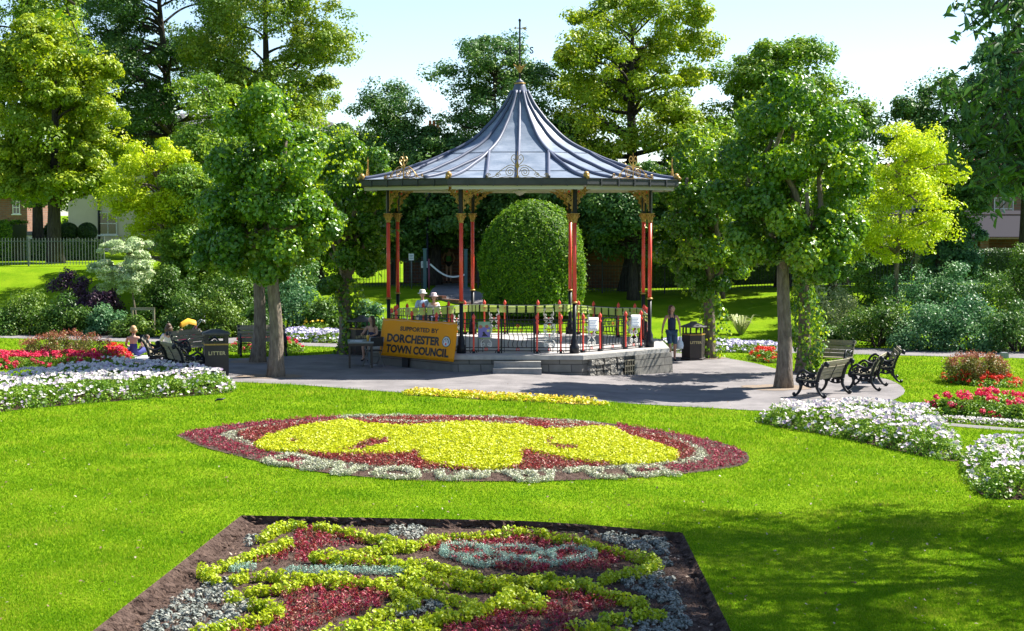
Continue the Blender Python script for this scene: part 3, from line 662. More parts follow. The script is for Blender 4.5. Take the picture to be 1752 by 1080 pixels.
vx = np.array([v.co.x for v in bm.verts]); vy = np.array([v.co.y for v in bm.verts]); dz = dome(vx, vy)
for v, q in zip(bm.verts, dz): v.co.z = h1(v.co.x, v.co.y) + .018 + q
me = bpy.data.meshes.new('mound'); bm.to_mesh(me); bm.free(); me.materials.append(m_soil); o = bpy.data.objects.new('mound', me); C.objects.link(o); o.parent = oval
def E(px, py): return (290 + px * .291, 700 + py * .291)
def EL(pts): return [E(*p) for p in pts]
def ER(pts): return [(780 + p[0] * .291, 700 + p[1] * .291) for p in pts]
YP = EL([(495, 195), (560, 160), (640, 140), (740, 115), (880, 85), (980, 65), (1060, 65), (1160, 95)]) + EL([(1400, 110), (1752, 80)]) + ER([(120, 85), (380, 105), (520, 130), (640, 130), (860, 100), (940, 110), (1010, 160), (1120, 190), (1240, 225), (1310, 250), (1300, 285), (1200, 300), (1060, 310), (940, 312), (760, 300), (600, 280), (500, 265), (390, 245), (375, 260), (385, 310), (330, 338), (180, 342), (0, 335)]) + EL([(1640, 328), (1520, 310), (1470, 285), (1470, 250), (1400, 262), (1200, 262), (1040, 262), (900, 255), (760, 240), (620, 235), (540, 220)])
hol = [EL([(690, 185), (730, 176), (760, 190), (720, 204)]), EL([(960, 232), (1050, 234), (1130, 205), (1180, 182), (1290, 182), (1290, 215), (1180, 228), (1140, 243), (1040, 245)]), ER([(535, 175), (570, 185), (560, 215), (640, 225), (700, 222), (720, 245), (640, 248), (560, 235), (530, 205)])]
ygp = [G(a, b, .10) for a, b in YP]; hg = [[G(a, b, .10) for a, b in h] for h in hol]
x, y = fill(OVAL, 26000, rng); d = edge_dist(OVAL, x, y); z = H(x, y) + .018 + dome(x, y)
iy = inside(ygp, x, y) & ~inside(hg[0], x, y) & ~inside(hg[1], x, y) & ~inside(hg[2], x, y)
tufts('yellow_emblem', x[iy], y[iy], z[iy] + .0, m_yel, rng, oval, r=.06, n=10, leaf=.045, flat=.9, rand=.7, aspect=.7)
ec = (np.mean([p[0] for p in OVAL]), np.mean([p[1] for p in OVAL]))
ring = lambda k: inside(inset(OVAL, k), x, y)
red = ~iy & ring(.80); k_ = red & (rng.random(len(x)) < .48)
tufts('crimson_ground', x[k_], y[k_], z[k_], m_redleaf, rng, oval, r=.05, n=9, leaf=.045, flat=1.1, rand=.8, aspect=.5)
k_ = ~iy & ~ring(.80) & ring(.85) & (rng.random(len(x)) < .55)
tufts('pale_ring', x[k_], y[k_], z[k_] - .01, m_silver, rng, oval, r=.04, n=7, leaf=.036, flat=.8, rand=.6)
side = np.abs(x - ec[0]) > 2.9
k_ = ~ring(.85) & ring(.985) & (rng.random(len(x)) < .30) & side
tufts('crimson_rim', x[k_], y[k_], z[k_], m_dkred, rng, oval, r=.045, n=7, leaf=.04, flat=.9, rand=.9, aspect=.5)
LT = [EL([(560, 300), (640, 290), (720, 275), (800, 290), (880, 315)]), EL([(560, 300), (620, 322), (720, 330), (800, 320), (900, 330), (950, 325)]), EL([(780, 350), (860, 350), (960, 330), (1010, 325), (990, 360), (960, 375), (1040, 378), (1100, 350), (1165, 355)]),
      EL([(1200, 380), (1280, 355), (1380, 352), (1450, 375), (1450, 400), (1340, 402), (1220, 392)]), EL([(1580, 375), (1600, 405), (1680, 412), (1752, 395)]), ER([(0, 395), (60, 380), (120, 400), (170, 395), (180, 375)]), ER([(290, 372), (350, 395), (380, 415), (470, 420), (550, 410), (560, 375)]), ER([(390, 380), (440, 378), (470, 400)]),
      ER([(660, 370), (760, 355), (880, 362)]), ER([(780, 370), (830, 395), (910, 400), (1020, 405)]), ER([(1000, 345), (1040, 385), (1140, 390), (1200, 375), (1330, 390)]), ER([(1000, 345), (1110, 350), (1190, 345), (1250, 375)]),
      EL([(1000, 55), (1080, 45), (1180, 42), (1240, 55)]), EL([(1250, 50), (1340, 42), (1420, 48)]), EL([(1480, 55), (1560, 48), (1620, 48)]), EL([(1700, 50), (1752, 52)]), ER([(0, 55), (80, 50), (160, 60)]), ER([(200, 52), (280, 55), (370, 62)]), ER([(430, 72), (480, 68), (520, 82), (600, 78), (700, 82), (790, 92), (860, 98)]), ER([(560, 100), (660, 98), (740, 108)]), EL([(1130, 80), (1260, 85), (1400, 95), (1560, 95), (1640, 98)]), ER([(150, 100), (240, 95), (340, 100), (430, 108)]), ER([(560, 130), (640, 132), (700, 125)])]
pts = np.concatenate([line_pts(l, .06, .05, .012, rng, width=.06, rows=2) for l in LT]); pz = H(pts[:, 0], pts[:, 1]) + .018 + dome(pts[:, 0], pts[:, 1])
tufts('pale_letters', pts[:, 0], pts[:, 1], pz, m_silver, rng, oval, r=.052, n=26, leaf=.034, flat=1., rand=.6)
k_ = ~iy & (rng.random(len(x)) < .3); xx, yy, zq = x[k_], y[k_], z[k_]; r_ = rng.uniform(.012, .04, len(xx))
v = np.stack([np.stack([xx + r_ * np.cos(a), yy + r_ * np.sin(a), zq - .004], 1) for a in (0, 1.6, 3.1, 4.7)] + [np.stack([xx, yy, zq + r_ * .8], 1)], 1).reshape(-1, 3)
b_ = np.arange(len(xx))[:, None] * 5; f = np.concatenate([b_ + [0, 1, 4], b_ + [1, 2, 4], b_ + [2, 3, 4], b_ + [3, 0, 4]], 1).reshape(-1, 3)
o = np_mesh('soil_crumbs', v, f, m_soil, oval); o['kind'] = 'stuff'

# ---- raised flower beds
def blossoms(name, x, y, z, nrm, r, m, rng, parent, petals=5, tint=None):
    """open five lobed flowers facing nrm"""
    n = len(x); nrm = unit(nrm); t = unit(np.cross(nrm, rng.normal(size=(n, 3)))); s = np.cross(nrm, t); c = np.stack([x, y, z], 1); R = (r * rng.uniform(.75, 1.2, n))[:, None]
    K = petals * 2; vs = [c - nrm * R * .25]
    for i in range(K):
        a = 2 * PI * i / K; q = 1. if i % 2 == 0 else .80; vs.append(c + (t * math.cos(a) + s * math.sin(a)) * R * q + nrm * R * (.12 if i % 2 else -.02))
    v = np.stack(vs, 1).reshape(-1, 3); b = np.arange(n)[:, None] * (K + 1)
    f = np.concatenate([b + [0, 1 + i, 1 + (i + 1) % K] for i in range(K)], 1).reshape(-1, 3)
    tint = rng.random(n) if tint is None else tint
    o = np_mesh(name, v, f, m, parent, np.repeat(tint, K)); o['kind'] = 'stuff'; return o
def flowerbed(name, poly, hmax, m_flower, label, cat='flower bed', group=None, fol=90, flo=120, fr=.038, leaf=.055, soil=True, edge=.35, seed=1, nface=(0, -.35, .8), fm=None, cover=None, petals=5, throat=False, pom=False):
    rng = np.random.default_rng(seed); A = area(poly); root = empty(name, (0, 0, 0), 0, label, cat, group)
    if soil: sheet('soil', poly, .016, m_soil, kind=None, parent=root)
    ph = rng.uniform(0, 6, 4)
    def top(x, y): return hmax * (.35 + .65 * sstep(edge_dist(poly, x, y) / edge)) * (.86 + .14 * np.sin(x * 3.1 + ph[0]) * np.cos(y * 2.7 + ph[1]))
    x, y = fill(poly, int(fol * A), rng); t = top(x, y); z0 = H(x, y)
    r = np.clip(.11 * np.ones(len(x)), 0, hmax * .45)
    c = np.stack([x, y, z0 + np.maximum(t - r, r * .6) * rng.uniform(.55, 1., len(x))], 1)
    p, nn, tt = clumps(c, np.stack([r * 1.2, r * 1.2, r], 1), 26, rng, shell=.5, up=.5, rand=.7)
    p[:, 2] = np.maximum(p[:, 2], H(p[:, 0], p[:, 1]) + .01)
    o = leaf_obj('foliage', p, nn, leaf * rng.uniform(.7, 1.3, len(p)), fm or m_fol, rng, root, tint=tt, rich=False, aspect=.7); o['kind'] = 'stuff'
    x, y = fill(poly, int(flo * A), rng)
    if cover is not None: k = rng.random(len(x)) < cover(x, y); x, y = x[k], y[k]
    t = top(x, y); e = edge_dist(poly, x, y); low = rng.random(len(x)) < np.where(e < edge * .8, .62, .05)
    z = H(x, y) + np.where(low, t * rng.uniform(.25, .9, len(x)), t * 1.04 + .02)
    if pom: tufts('blossoms', x, y, z - fr * .5, m_flower, rng, root, r=fr, n=26, leaf=fr * .7, flat=.75, rand=.5, aspect=.9); return root
    nn = np.array(nface) + rng.normal(size=(len(x), 3)) * .42
    blossoms('blossoms', x, y, z, nn, fr, m_flower, rng, root, petals=petals)
    if throat:
        q = unit(nn); blossoms('throats', *(np.stack([x, y, z], 1) - q * fr * .12).T, nn, fr * .22, m_throat, rng, root, petals=3)
    return root
def PC(x, y): return np.clip(.56 + .55 * np.sin(x * 5.3 + 2 * np.sin(y * 3.1)) * np.sin(y * 6.1 + 1.7 * np.sin(x * 2.9)), .12, .95)
WL = smooth_poly(GP([(-60, 712), (0, 706), (60, 699), (150, 691), (240, 684), (330, 678), (395, 672), (398, 662), (360, 654), (300, 646), (240, 642), (180, 643), (120, 650), (60, 659), (0, 668), (-60, 678)]), 3)
flowerbed('petunia_bed', WL, .52, m_petal, 'long bed of white petunias on the grass in front of the square litter bin', group='petunia beds', seed=3, flo=150, cover=PC, fr=.045, throat=True)
WR = smooth_poly(GP([(1296, 722), (1330, 716), (1400, 712), (1500, 712), (1570, 718), (1612, 730), (1632, 748), (1642, 770), (1640, 790), (1600, 786), (1540, 773), (1470, 757), (1400, 743), (1330, 732)]), 3)
flowerbed('petunia_bed', WR, .46, m_petal, 'tapering bed of white and lilac petunias in front of the right hand benches', group='petunia beds', seed=4, flo=150, cover=PC, fr=.043, throat=True)
WR2 = smooth_poly(GP([(1646, 786), (1700, 772), (1770, 782), (1860, 790), (1880, 850), (1760, 856), (1690, 852), (1662, 832), (1650, 808)]), 3)
flowerbed('petunia_bed', WR2, .48, m_petal, 'shorter bed of lilac tinged petunias nearest the camera, cut by the picture edge', group='petunia beds', seed=5, flo=120, cover=PC, fr=.040, throat=True)
R1 = smooth_poly(GP([(-60, 640), (0, 634), (80, 632), (150, 632), (215, 624), (222, 614), (150, 618), (60, 618), (0, 622), (-60, 626)]), 3)
flowerbed('geranium_bed', R1, .38, m_pink, 'pink and red geraniums behind the long white petunias', group='geranium beds', seed=6, flo=26, fr=.075, pom=True)
SR = smooth_poly(GP([(170, 628), (222, 622), (218, 610), (170, 612)]), 3)
flowerbed('salvia_clump', SR, .42, m_scar, 'small scarlet clump at the end of the pink geraniums beside the bronze rose bush', seed=7, flo=50, fr=.06, pom=True)
R2 = smooth_poly(GP([(1572, 706), (1620, 702), (1700, 703), (1780, 706), (1860, 712), (1860, 740), (1760, 728), (1700, 722), (1640, 714), (1590, 710)]), 3)
flowerbed('geranium_bed', R2, .50, m_pink, 'bushy cerise geraniums beside the narrow path', group='geranium beds', seed=8, flo=15, fr=.085, pom=True, fol=110, leaf=.08)
R2b = smooth_poly(GP([(1610, 718), (1660, 720), (1752, 728), (1860, 742), (1860, 747), (1752, 733), (1660, 726), (1610, 722)]), 2)
flowerbed('white_edging', R2b, .10, m_petal, 'thin edging of tiny white flowers along the cerise geraniums', seed=9, flo=420, fr=.022, edge=.1)
R3 = smooth_poly(GP([(1612, 652), (1640, 658), (1690, 663), (1740, 664), (1745, 656), (1700, 652), (1640, 648), (1616, 646)]), 3)
flowerbed('scarlet_bed', R3, .28, m_scar, 'scarlet flowers round the foot of the bronze rose bush on the right lawn', group='scarlet beds', seed=10, flo=45, fr=.06, pom=True)
R4 = smooth_poly(GP([(1278, 616), (1300, 620), (1330, 622), (1340, 616), (1320, 611), (1290, 609)]), 3)
flowerbed('orange_bed', R4, .38, m_scar, 'orange red flowers beside the ivy covered trunk', seed=11, flo=34, fr=.06, pom=True)
R5 = smooth_poly(GP([(1125, 600), (1180, 603), (1260, 604), (1335, 606), (1345, 600), (1300, 595), (1200, 592), (1125, 591)]), 3)
flowerbed('lavender_bed', R5, .30, m_lav, 'low lilac and white band of flowers beyond the second litter bin', group='lilac and white bands', seed=12, flo=130, fr=.05)
R6 = smooth_poly(GP([(480, 585), (530, 587), (585, 588), (590, 582), (540, 579), (480, 578)]), 3)
flowerbed('lavender_bed', R6, .38, m_lav, 'low lilac and white band of flowers between the left hand tree trunks', group='lilac and white bands', seed=13, flo=130, fr=.055)
R7 = smooth_poly(GP([(396, 602), (420, 604), (500, 604), (520, 600), (480, 595), (400, 595)]), 3)
flowerbed('pink_bed', R7, .42, m_pink, 'pink and orange flowers round the bench behind the left hand trees', seed=14, flo=22, fr=.06, pom=True)
R8 = smooth_poly(GP([(690, 677), (760, 680), (850, 686), (930, 690), (1010, 694), (1040, 693), (1000, 687), (920, 682), (830, 678), (760, 673), (700, 671)]), 3)
flowerbed('marigold_strip', R8, .13, m_or, 'thin strip of yellow and green bedding on the turf between oval bed and tarmac', seed=15, flo=140, fr=.035, fm=m_yel, edge=.25)
R9 = smooth_poly(GP([(505, 576), (560, 577), (570, 572), (510, 571)]), 3)
flowerbed('yellow_flowers', R9, .55, m_or, 'loose yellow flowers at the foot of the bank left of the bandstand', seed=16, flo=22, fr=.05)
def rosebush(px0, px1, py, hh, label, seed):
    rng = np.random.default_rng(seed); (xa, ya), (xb, yb) = G(px0, py), G(px1, py); n = 26; root = empty('rose_bush', ((xa + xb) / 2, ya, h1((xa + xb) / 2, ya)), 0, label, 'bush', 'bronze rose bushes')
    cx = rng.uniform(-.5, .5, n) * abs(xb - xa); cy = rng.uniform(-.6, .6, n); hz = hh * (1 - .35 * (2 * cx / abs(xb - xa)) ** 2)
    cz = rng.uniform(.25, .85, n) * hz
    c = np.stack([cx, cy, cz], 1); p, nn, t = clumps(c, np.full((n, 3), .22), 190, rng, shell=.3, up=.4, rand=.9); p[:, 2] = np.abs(p[:, 2]) + .02
    leaf_obj('foliage', p, nn, .06 * rng.uniform(.6, 1.3, len(p)), m_rust2, rng, root, tint=t)
    st = rng.uniform(-.5, .5, (60, 2)) * [abs(xb - xa), 1.1]; s = MB()
    for a, b in st: s.tube([(a * .6, b * .6, 0), (a, b, hh * (.8 + .3 * rng.random()) * (1 - .3 * (2 * a / abs(xb - xa)) ** 2))], [.008, .003], 4)
    s.build('stems', m_bark_dark, root)
    c = np.stack([np.r_[st[:, 0], cx], np.r_[st[:, 1], cy], np.r_[hh * (.95 + .1 * rng.random(60)) * (1 - .3 * (2 * st[:, 0] / abs(xb - xa)) ** 2), cz + .18]], 1)
    p, nn, t = clumps(c, np.full((len(c), 3), .11), 22, rng, shell=.2, up=.4, rand=.9); p[:, 2] = np.abs(p[:, 2]) + .02
    leaf_obj('blossoms', p, nn, .05 * rng.uniform(.6, 1.3, len(p)), m_rust, rng, root, tint=t)
rosebush(45, 185, 622, .85, 'bronze rose bush behind the pink geraniums left of the sitting family', 3)
rosebush(1625, 1718, 655, .75, 'bronze rose bush ringed by scarlet flowers on the right lawn', 5)

m_sand = mat('sandy_litter', (.26, .19, .13), .95, col2=(.16, .14, .13), scale=14, bump=.4, lo=.4, hi=.7)
for i, (px, py, r0) in enumerate(((1340, 664, .62), (472, 645, .55), (441, 620, .5), (1212, 613, .5))):
    x0, y0 = G(px, py); rs = random.Random(i); o = sheet('sandy_patch', [(x0 + r0 * (1 + .35 * rs.random()) * math.cos(a) * 1.3 - .15, y0 + r0 * (1 + .35 * rs.random()) * math.sin(a)) for a in np.linspace(0, 2 * PI, 22)[:-1]], .018, m_sand)
# ================================================================== GRASS
def grass_blades():
    rng = np.random.default_rng(11); n = 820000
    y = 1 / rng.uniform(1 / 62., 1 / 16.6, n); x = rng.uniform(-.335, .335, n) * y
    keep = np.ones(n, bool)
    for pl in [PLAZA, PATH, PATH2, PARTERRE, OVAL, WL, WR, WR2, R1, R2, R8]:
        xs = [p[0] for p in pl]; ys = [p[1] for p in pl]; k = (x > min(xs)) & (x < max(xs)) & (y > min(ys)) & (y < max(ys)); i = np.where(k)[0]
        keep[i[inside(pl, x[i], y[i])]] = False
    x, y = x[keep], y[keep]; n = len(x); z = H(x, y)
    s = np.clip(y / 26, .8, 2.0); L = rng.uniform(.022, .05, n) * np.clip(s, .8, 1.5) * (.85 + .3 * np.sin(x * 1.7 + np.sin(y)) * np.cos(y * 1.3 + 2 * np.sin(x * .7))); wd = rng.uniform(.006, .010, n) * s
    a = rng.uniform(0, 2 * PI, n); b = rng.uniform(0, 2 * PI, n); le = rng.uniform(.2, .9, n) * L
    p0 = np.stack([x - wd * np.cos(a), y - wd * np.sin(a), z], 1); p1 = np.stack([x + wd * np.cos(a), y + wd * np.sin(a), z], 1); p2 = np.stack([x + le * np.cos(b), y + le * np.sin(b), z + L], 1)
    v = np.stack([p0, p1, p2], 1).reshape(-1, 3); f = np.arange(n * 3).reshape(-1, 3)
    ph = rng.uniform(0, 6.28, 14); fr = rng.uniform(.5, 4.5, (14, 2)) * rng.choice([-1, 1], (14, 2)); patch = sum(np.sin(x * fr[i, 0] + y * fr[i, 1] + ph[i] + 1.5 * np.sin(x * fr[i, 1] * .5 + ph[i])) for i in range(14)) / 5.
    t = np.clip(.40 + .20 * patch + rng.normal(size=n) * .22, 0, 1)
    o = np_mesh('grass', v, f, m_blade, None, t); tag(o, 'short mown grass of the park lawn', 'grass', kind='stuff')
grass_blades()
m_dead = leafmat('fallen_leaf', (.16, .10, .05), (.26, .18, .10), (.42, .36, .28), trans=.1)
rng = np.random.default_rng(21); n = 900; y = 1 / rng.uniform(1 / 45., 1 / 17., n); x = rng.uniform(-.33, .33, n) * y
k = ~inside(OVAL, x, y) & ~inside(PARTERRE, x, y) ; x, y = x[k], y[k]
nn = rng.normal(size=(len(x), 3)) * .4; nn[:, 2] += 1
o = leaf_obj('fallen_leaves', np.stack([x, y, H(x, y) + .035], 1), nn, .042 * rng.uniform(.5, 1.5, len(x)), m_dead, rng); tag(o, 'dry leaves and petals scattered on the mown lawn', 'fallen leaves', kind='stuff')
x, y = G(376, 688); MB().tube([(-.12, 0, .03), (-.05, 0, .06), (.05, .0, .06), (.14, .02, .09)], [.01, .045, .04, .008], 8, flat=.6).build('feather', m_black, None, (x, y, h1(x, y)), .3)
tag(bpy.data.objects['feather'], 'black curled feather lying on the turf near the square litter bin', 'feather')
# ================================================================== TREES AND SHRUBS
m_lf_pol = leafmat('lime_leaves', (.026, .082, .008), (.065, .15, .012), (.22, .31, .02), trans=.33, rough=.36, tcol=(2.2, 1.8, .4), spec=.6)
m_lf_syc = leafmat('sycamore_leaves', (.08, .15, .010), (.18, .25, .012), (.36, .38, .02), trans=.36, tcol=(1.2, 1.2, .4))
m_lf_olv = leafmat('olive_leaves', (.07, .13, .012), (.13, .20, .015), (.25, .27, .03), trans=.36, tcol=(1.2, 1.15, .5))
m_lf_dk = leafmat('dark_leaves', (.03, .085, .020), (.06, .13, .022), (.13, .21, .03), trans=.28)
m_lf_mid = leafmat('green_leaves', (.05, .12, .012), (.10, .19, .015), (.21, .28, .03), trans=.34, tcol=(1.3, 1.2, .5))
m_shrub = leafmat('shrub_foliage', (.035, .10, .012), (.075, .17, .018), (.19, .29, .03), trans=.3)
m_shrub2 = leafmat('light_shrub_foliage', (.06, .14, .015), (.12, .22, .02), (.24, .34, .04), trans=.32)
m_lf_gold = leafmat('golden_leaves', (.22, .30, .006), (.36, .44, .008), (.50, .54, .015), trans=.42)
m_lf_blue = leafmat('blue_green_leaves', (.035, .10, .045), (.06, .15, .055), (.15, .25, .10), trans=.36)
m_lf_var = leafmat('variegated_leaves', (.22, .30, .12), (.34, .42, .22), (.5, .55, .36), trans=.35)
m_lf_pur = leafmat('purple_leaves', (.030, .014, .030), (.05, .02, .045), (.07, .035, .05), trans=.2)
m_lf_bge = leafmat('straw_green_leaves', (.12, .16, .05), (.24, .27, .11), (.38, .38, .20), trans=.35)
m_yew = leafmat('yew_sprigs', (.04, .12, .008), (.14, .30, .012), (.32, .48, .02), trans=.42, rough=.5)
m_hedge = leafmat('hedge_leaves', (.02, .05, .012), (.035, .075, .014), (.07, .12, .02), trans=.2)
m_beech = leafmat('brown_hedge_leaves', (.06, .035, .02), (.09, .055, .03), (.14, .12, .04), trans=.3)
def trunk_mb(h, r0, r1, rng, lean=0, flare=1.5):
    n = 9; pts, rs = [], []
    for i in range(n):
        t = i / (n - 1); pts.append((lean * t + .04 * math.sin(t * 5 + r0 * 30), .03 * math.sin(t * 4), h * t)); rs.append((r0 + (r1 - r0) * t) * (1 + (flare - 1) * math.exp(-t * h / .28)))
    pts[0] = (pts[0][0], pts[0][1], -.25); return MB().tube(pts, rs, 14)
def limb(mb, a, b, r0, r1, rng, sag=.1):
    a, b = Vector(a), Vector(b); L = (b - a).length; m1 = a.lerp(b, .35) + Vector(rng.normal(size=3) * L * .07) + Vector((0, 0, L * sag)); m2 = a.lerp(b, .7) + Vector(rng.normal(size=3) * L * .06) + Vector((0, 0, L * sag * .6))
    q = bez([a, m1, m2, b], 4); mb.tube(q, [r0 + (r1 - r0) * i / (len(q) - 1) for i in range(len(q))], 6)
HEADS = {
 1: [(455,185,48),(420,225,40),(492,228,48),(400,290,44),(460,285,48),(522,290,46),(378,350,46),(440,352,48),(500,350,48),(556,350,38),(366,415,42),(420,420,46),(485,420,48),(545,410,40),(400,452,28),(470,452,32),(358,450,26),(576,385,24)],
 4: [(1345,185,50),(1298,225,44),(1402,215,46),(1268,290,46),(1335,280,44),(1440,290,42),(1268,355,42),(1330,368,46),(1432,352,46),(1285,420,44),(1345,430,46),(1405,412,44),(1452,400,36),(1255,400,28),(1385,455,30),(1310,160,22)],
 3: [(600,262,32),(562,290,24),(640,280,28),(592,330,36),(645,340,30),(615,390,36),(650,400,24),(562,390,28),(602,450,34),(640,450,24),(578,488,22)],
 6: [(1195,270,38),(1240,290,34),(1160,320,36),(1212,350,40),(1255,360,34),(1150,390,32),(1190,430,40),(1240,430,36),(1162,470,26),(1212,488,26),(1265,450,28),(1175,242,20),(1130,430,20)]}
def pollard(px, base, top, bot, hw, seed, label, m=m_lf_pol, trunk_r=.20, per=620, ivy=0, lean=0, nc=36, leaf=.112, cx_off=0, split=0):
    rng = np.random.default_rng(seed); x, y = G(px, base); z = h1(x, y)
    pxm = F_PX / y; zt = CAM_H + (365 - top) / pxm - z; zb = CAM_H + (365 - bot) / pxm - z; R = hw / pxm; off = cx_off / pxm
    root = empty('pollard_tree', (x, y, z), 0, label, 'tree', 'pollarded trees round the bandstand')
    mb = trunk_mb(zb + .5, trunk_r, trunk_r * .72, rng, lean)
    cz, rz = (zt + zb) / 2, (zt - zb) / 2; cen = []; rad_ = []
    for i in range(nc):
        u = (i + .5) / nc; ph = i * 2.39996 + seed; zz = 1 - 2 * u; q = math.sqrt(1 - zz * zz) ** .8
        k = rng.uniform(.52, .86); w_ = 1 if zz < .2 else 1 - .38 * (zz - .2) / .8
        cen.append((off + R * k * q * math.cos(ph) * w_, R * k * q * math.sin(ph) * w_, cz + rz * zz * .84)); rad_.append(np.array([1, 1, .85]) * R * rng.uniform(.20, .36))
    if seed in HEADS:
        cen, rad_ = [], []
        for (hx, hy, hr) in HEADS[seed]:
            for q in range(4):
                dx = (hx - px) * .93 / pxm; w_ = math.sqrt(max(.15, R * R - (dx - off) ** 2)); dy = w_ * (-.75, .75, .15, -.35)[q] + rng.normal() * .12; r = hr / pxm
                cen.append((dx + rng.normal() * r * .35, dy, CAM_H + (365 - hy) / pxm - z + rng.normal() * r * .35)); rad_.append(np.array([1, 1, .85]) * r * rng.uniform(.55, .80))
        per = int(per * 1.0)
    for i in range(7): cen.append((off + R * rng.uniform(-.3, .3), R * rng.uniform(-.3, .3), cz + rz * rng.uniform(-.6, .7))); rad_.append(np.array([1, 1, .9]) * R * .30)
    for i in range(9):       # pollard heads: short stubby limbs
        a = i * 2.4 + seed; zz = zb + .3 + (zt - zb) * (.08 + .07 * i); t = Vector((off + R * .55 * math.cos(a), R * .55 * math.sin(a), zz + .5)); limb(mb, (lean, 0, min(zz - .5, zb + .45)), t, .10, .045, rng)
    limb(mb, (lean, 0, zb + .4), (off * .6, 0, cz + rz * .6), trunk_r * .7, .06, rng, 0)
    mb.build('trunk', m_bark, root)
    p, nn, t = clumps(np.array(cen), np.array(rad_), per, rng, shell=.72, up=.45, rand=.55)
    sz = leaf * rng.uniform(.6, 1.25, len(p)); leaf_obj('crown', p, nn, sz, m, rng, root, tint=t * .8 + rng.random(len(p)) * .2, rich=True, aspect=.85, down=.7)
    # young shoots that break the outline
    k = 170; d = unit(rng.normal(size=(k, 3)) + [0, 0, .5]); e = np.array([off, 0, cz]) + d * [R * .96, R * .96, rz * .98]; L = rng.uniform(.15, .55, k)
    q = np.repeat(e, 9, 0) + np.repeat(d * L[:, None], 9, 0) * rng.random((k * 9, 1)); leaf_obj('shoots', q, np.repeat(d, 9, 0) + rng.normal(size=(k * 9, 3)) * .7, .085 * rng.uniform(.6, 1.2, k * 9), m, rng, root, tint=rng.uniform(.6, 1, k * 9), rich=True, aspect=.8)
    if ivy:
        n = ivy; hh = rng.uniform(0, zb + .4, n); a = rng.uniform(0, 2 * PI, n); rr = trunk_r + .05 + .16 * rng.random(n) * (1.2 + np.sin(hh * 2.2 + seed)); side = .12 * np.sin(hh * 1.7)
        pp = np.stack([rr * np.cos(a) + side + .08, rr * np.sin(a), hh], 1); leaf_obj('ivy', pp, np.stack([np.cos(a), np.sin(a), .2 + 0 * a], 1) + rng.normal(size=(n, 3)) * .4, .10 * rng.uniform(.6, 1.3, n), m_lf_pol, rng, root, rich=True, aspect=.9, down=.5)
    return root
pollard(472, 645, 158, 478, 128, 1, 'pollarded tree with bare leaning grey trunk just right of the square litter bin', cx_off=-6, trunk_r=.20, lean=-.05, nc=42)
pollard(441, 620, 235, 470, 88, 2, 'pollarded tree whose trunk shows just behind the bare trunk beside the square litter bin', trunk_r=.20, lean=.08, nc=18, per=420)
pollard(590, 606, 228, 500, 72, 3, 'ivy clad pollarded tree beside the table at the left end of the bandstand', ivy=900, cx_off=14, trunk_r=.22, nc=24, per=460)
pollard(1340, 664, 148, 478, 124, 4, 'pollarded tree with bare trunk right beside the benches', cx_off=12, trunk_r=.21, nc=42)
pollard(1374, 638, 240, 470, 88, 5, 'pollarded tree with leafy ivy trunk half hidden behind the bare trunk by the benches', ivy=1500, trunk_r=.20, nc=18, per=420, cx_off=20)
pollard(1212, 613, 232, 505, 84, 6, 'pollarded tree behind the hexagonal litter bin with a tuft of ivy at its foot', ivy=420, cx_off=-10, trunk_r=.20, nc=26, per=440)

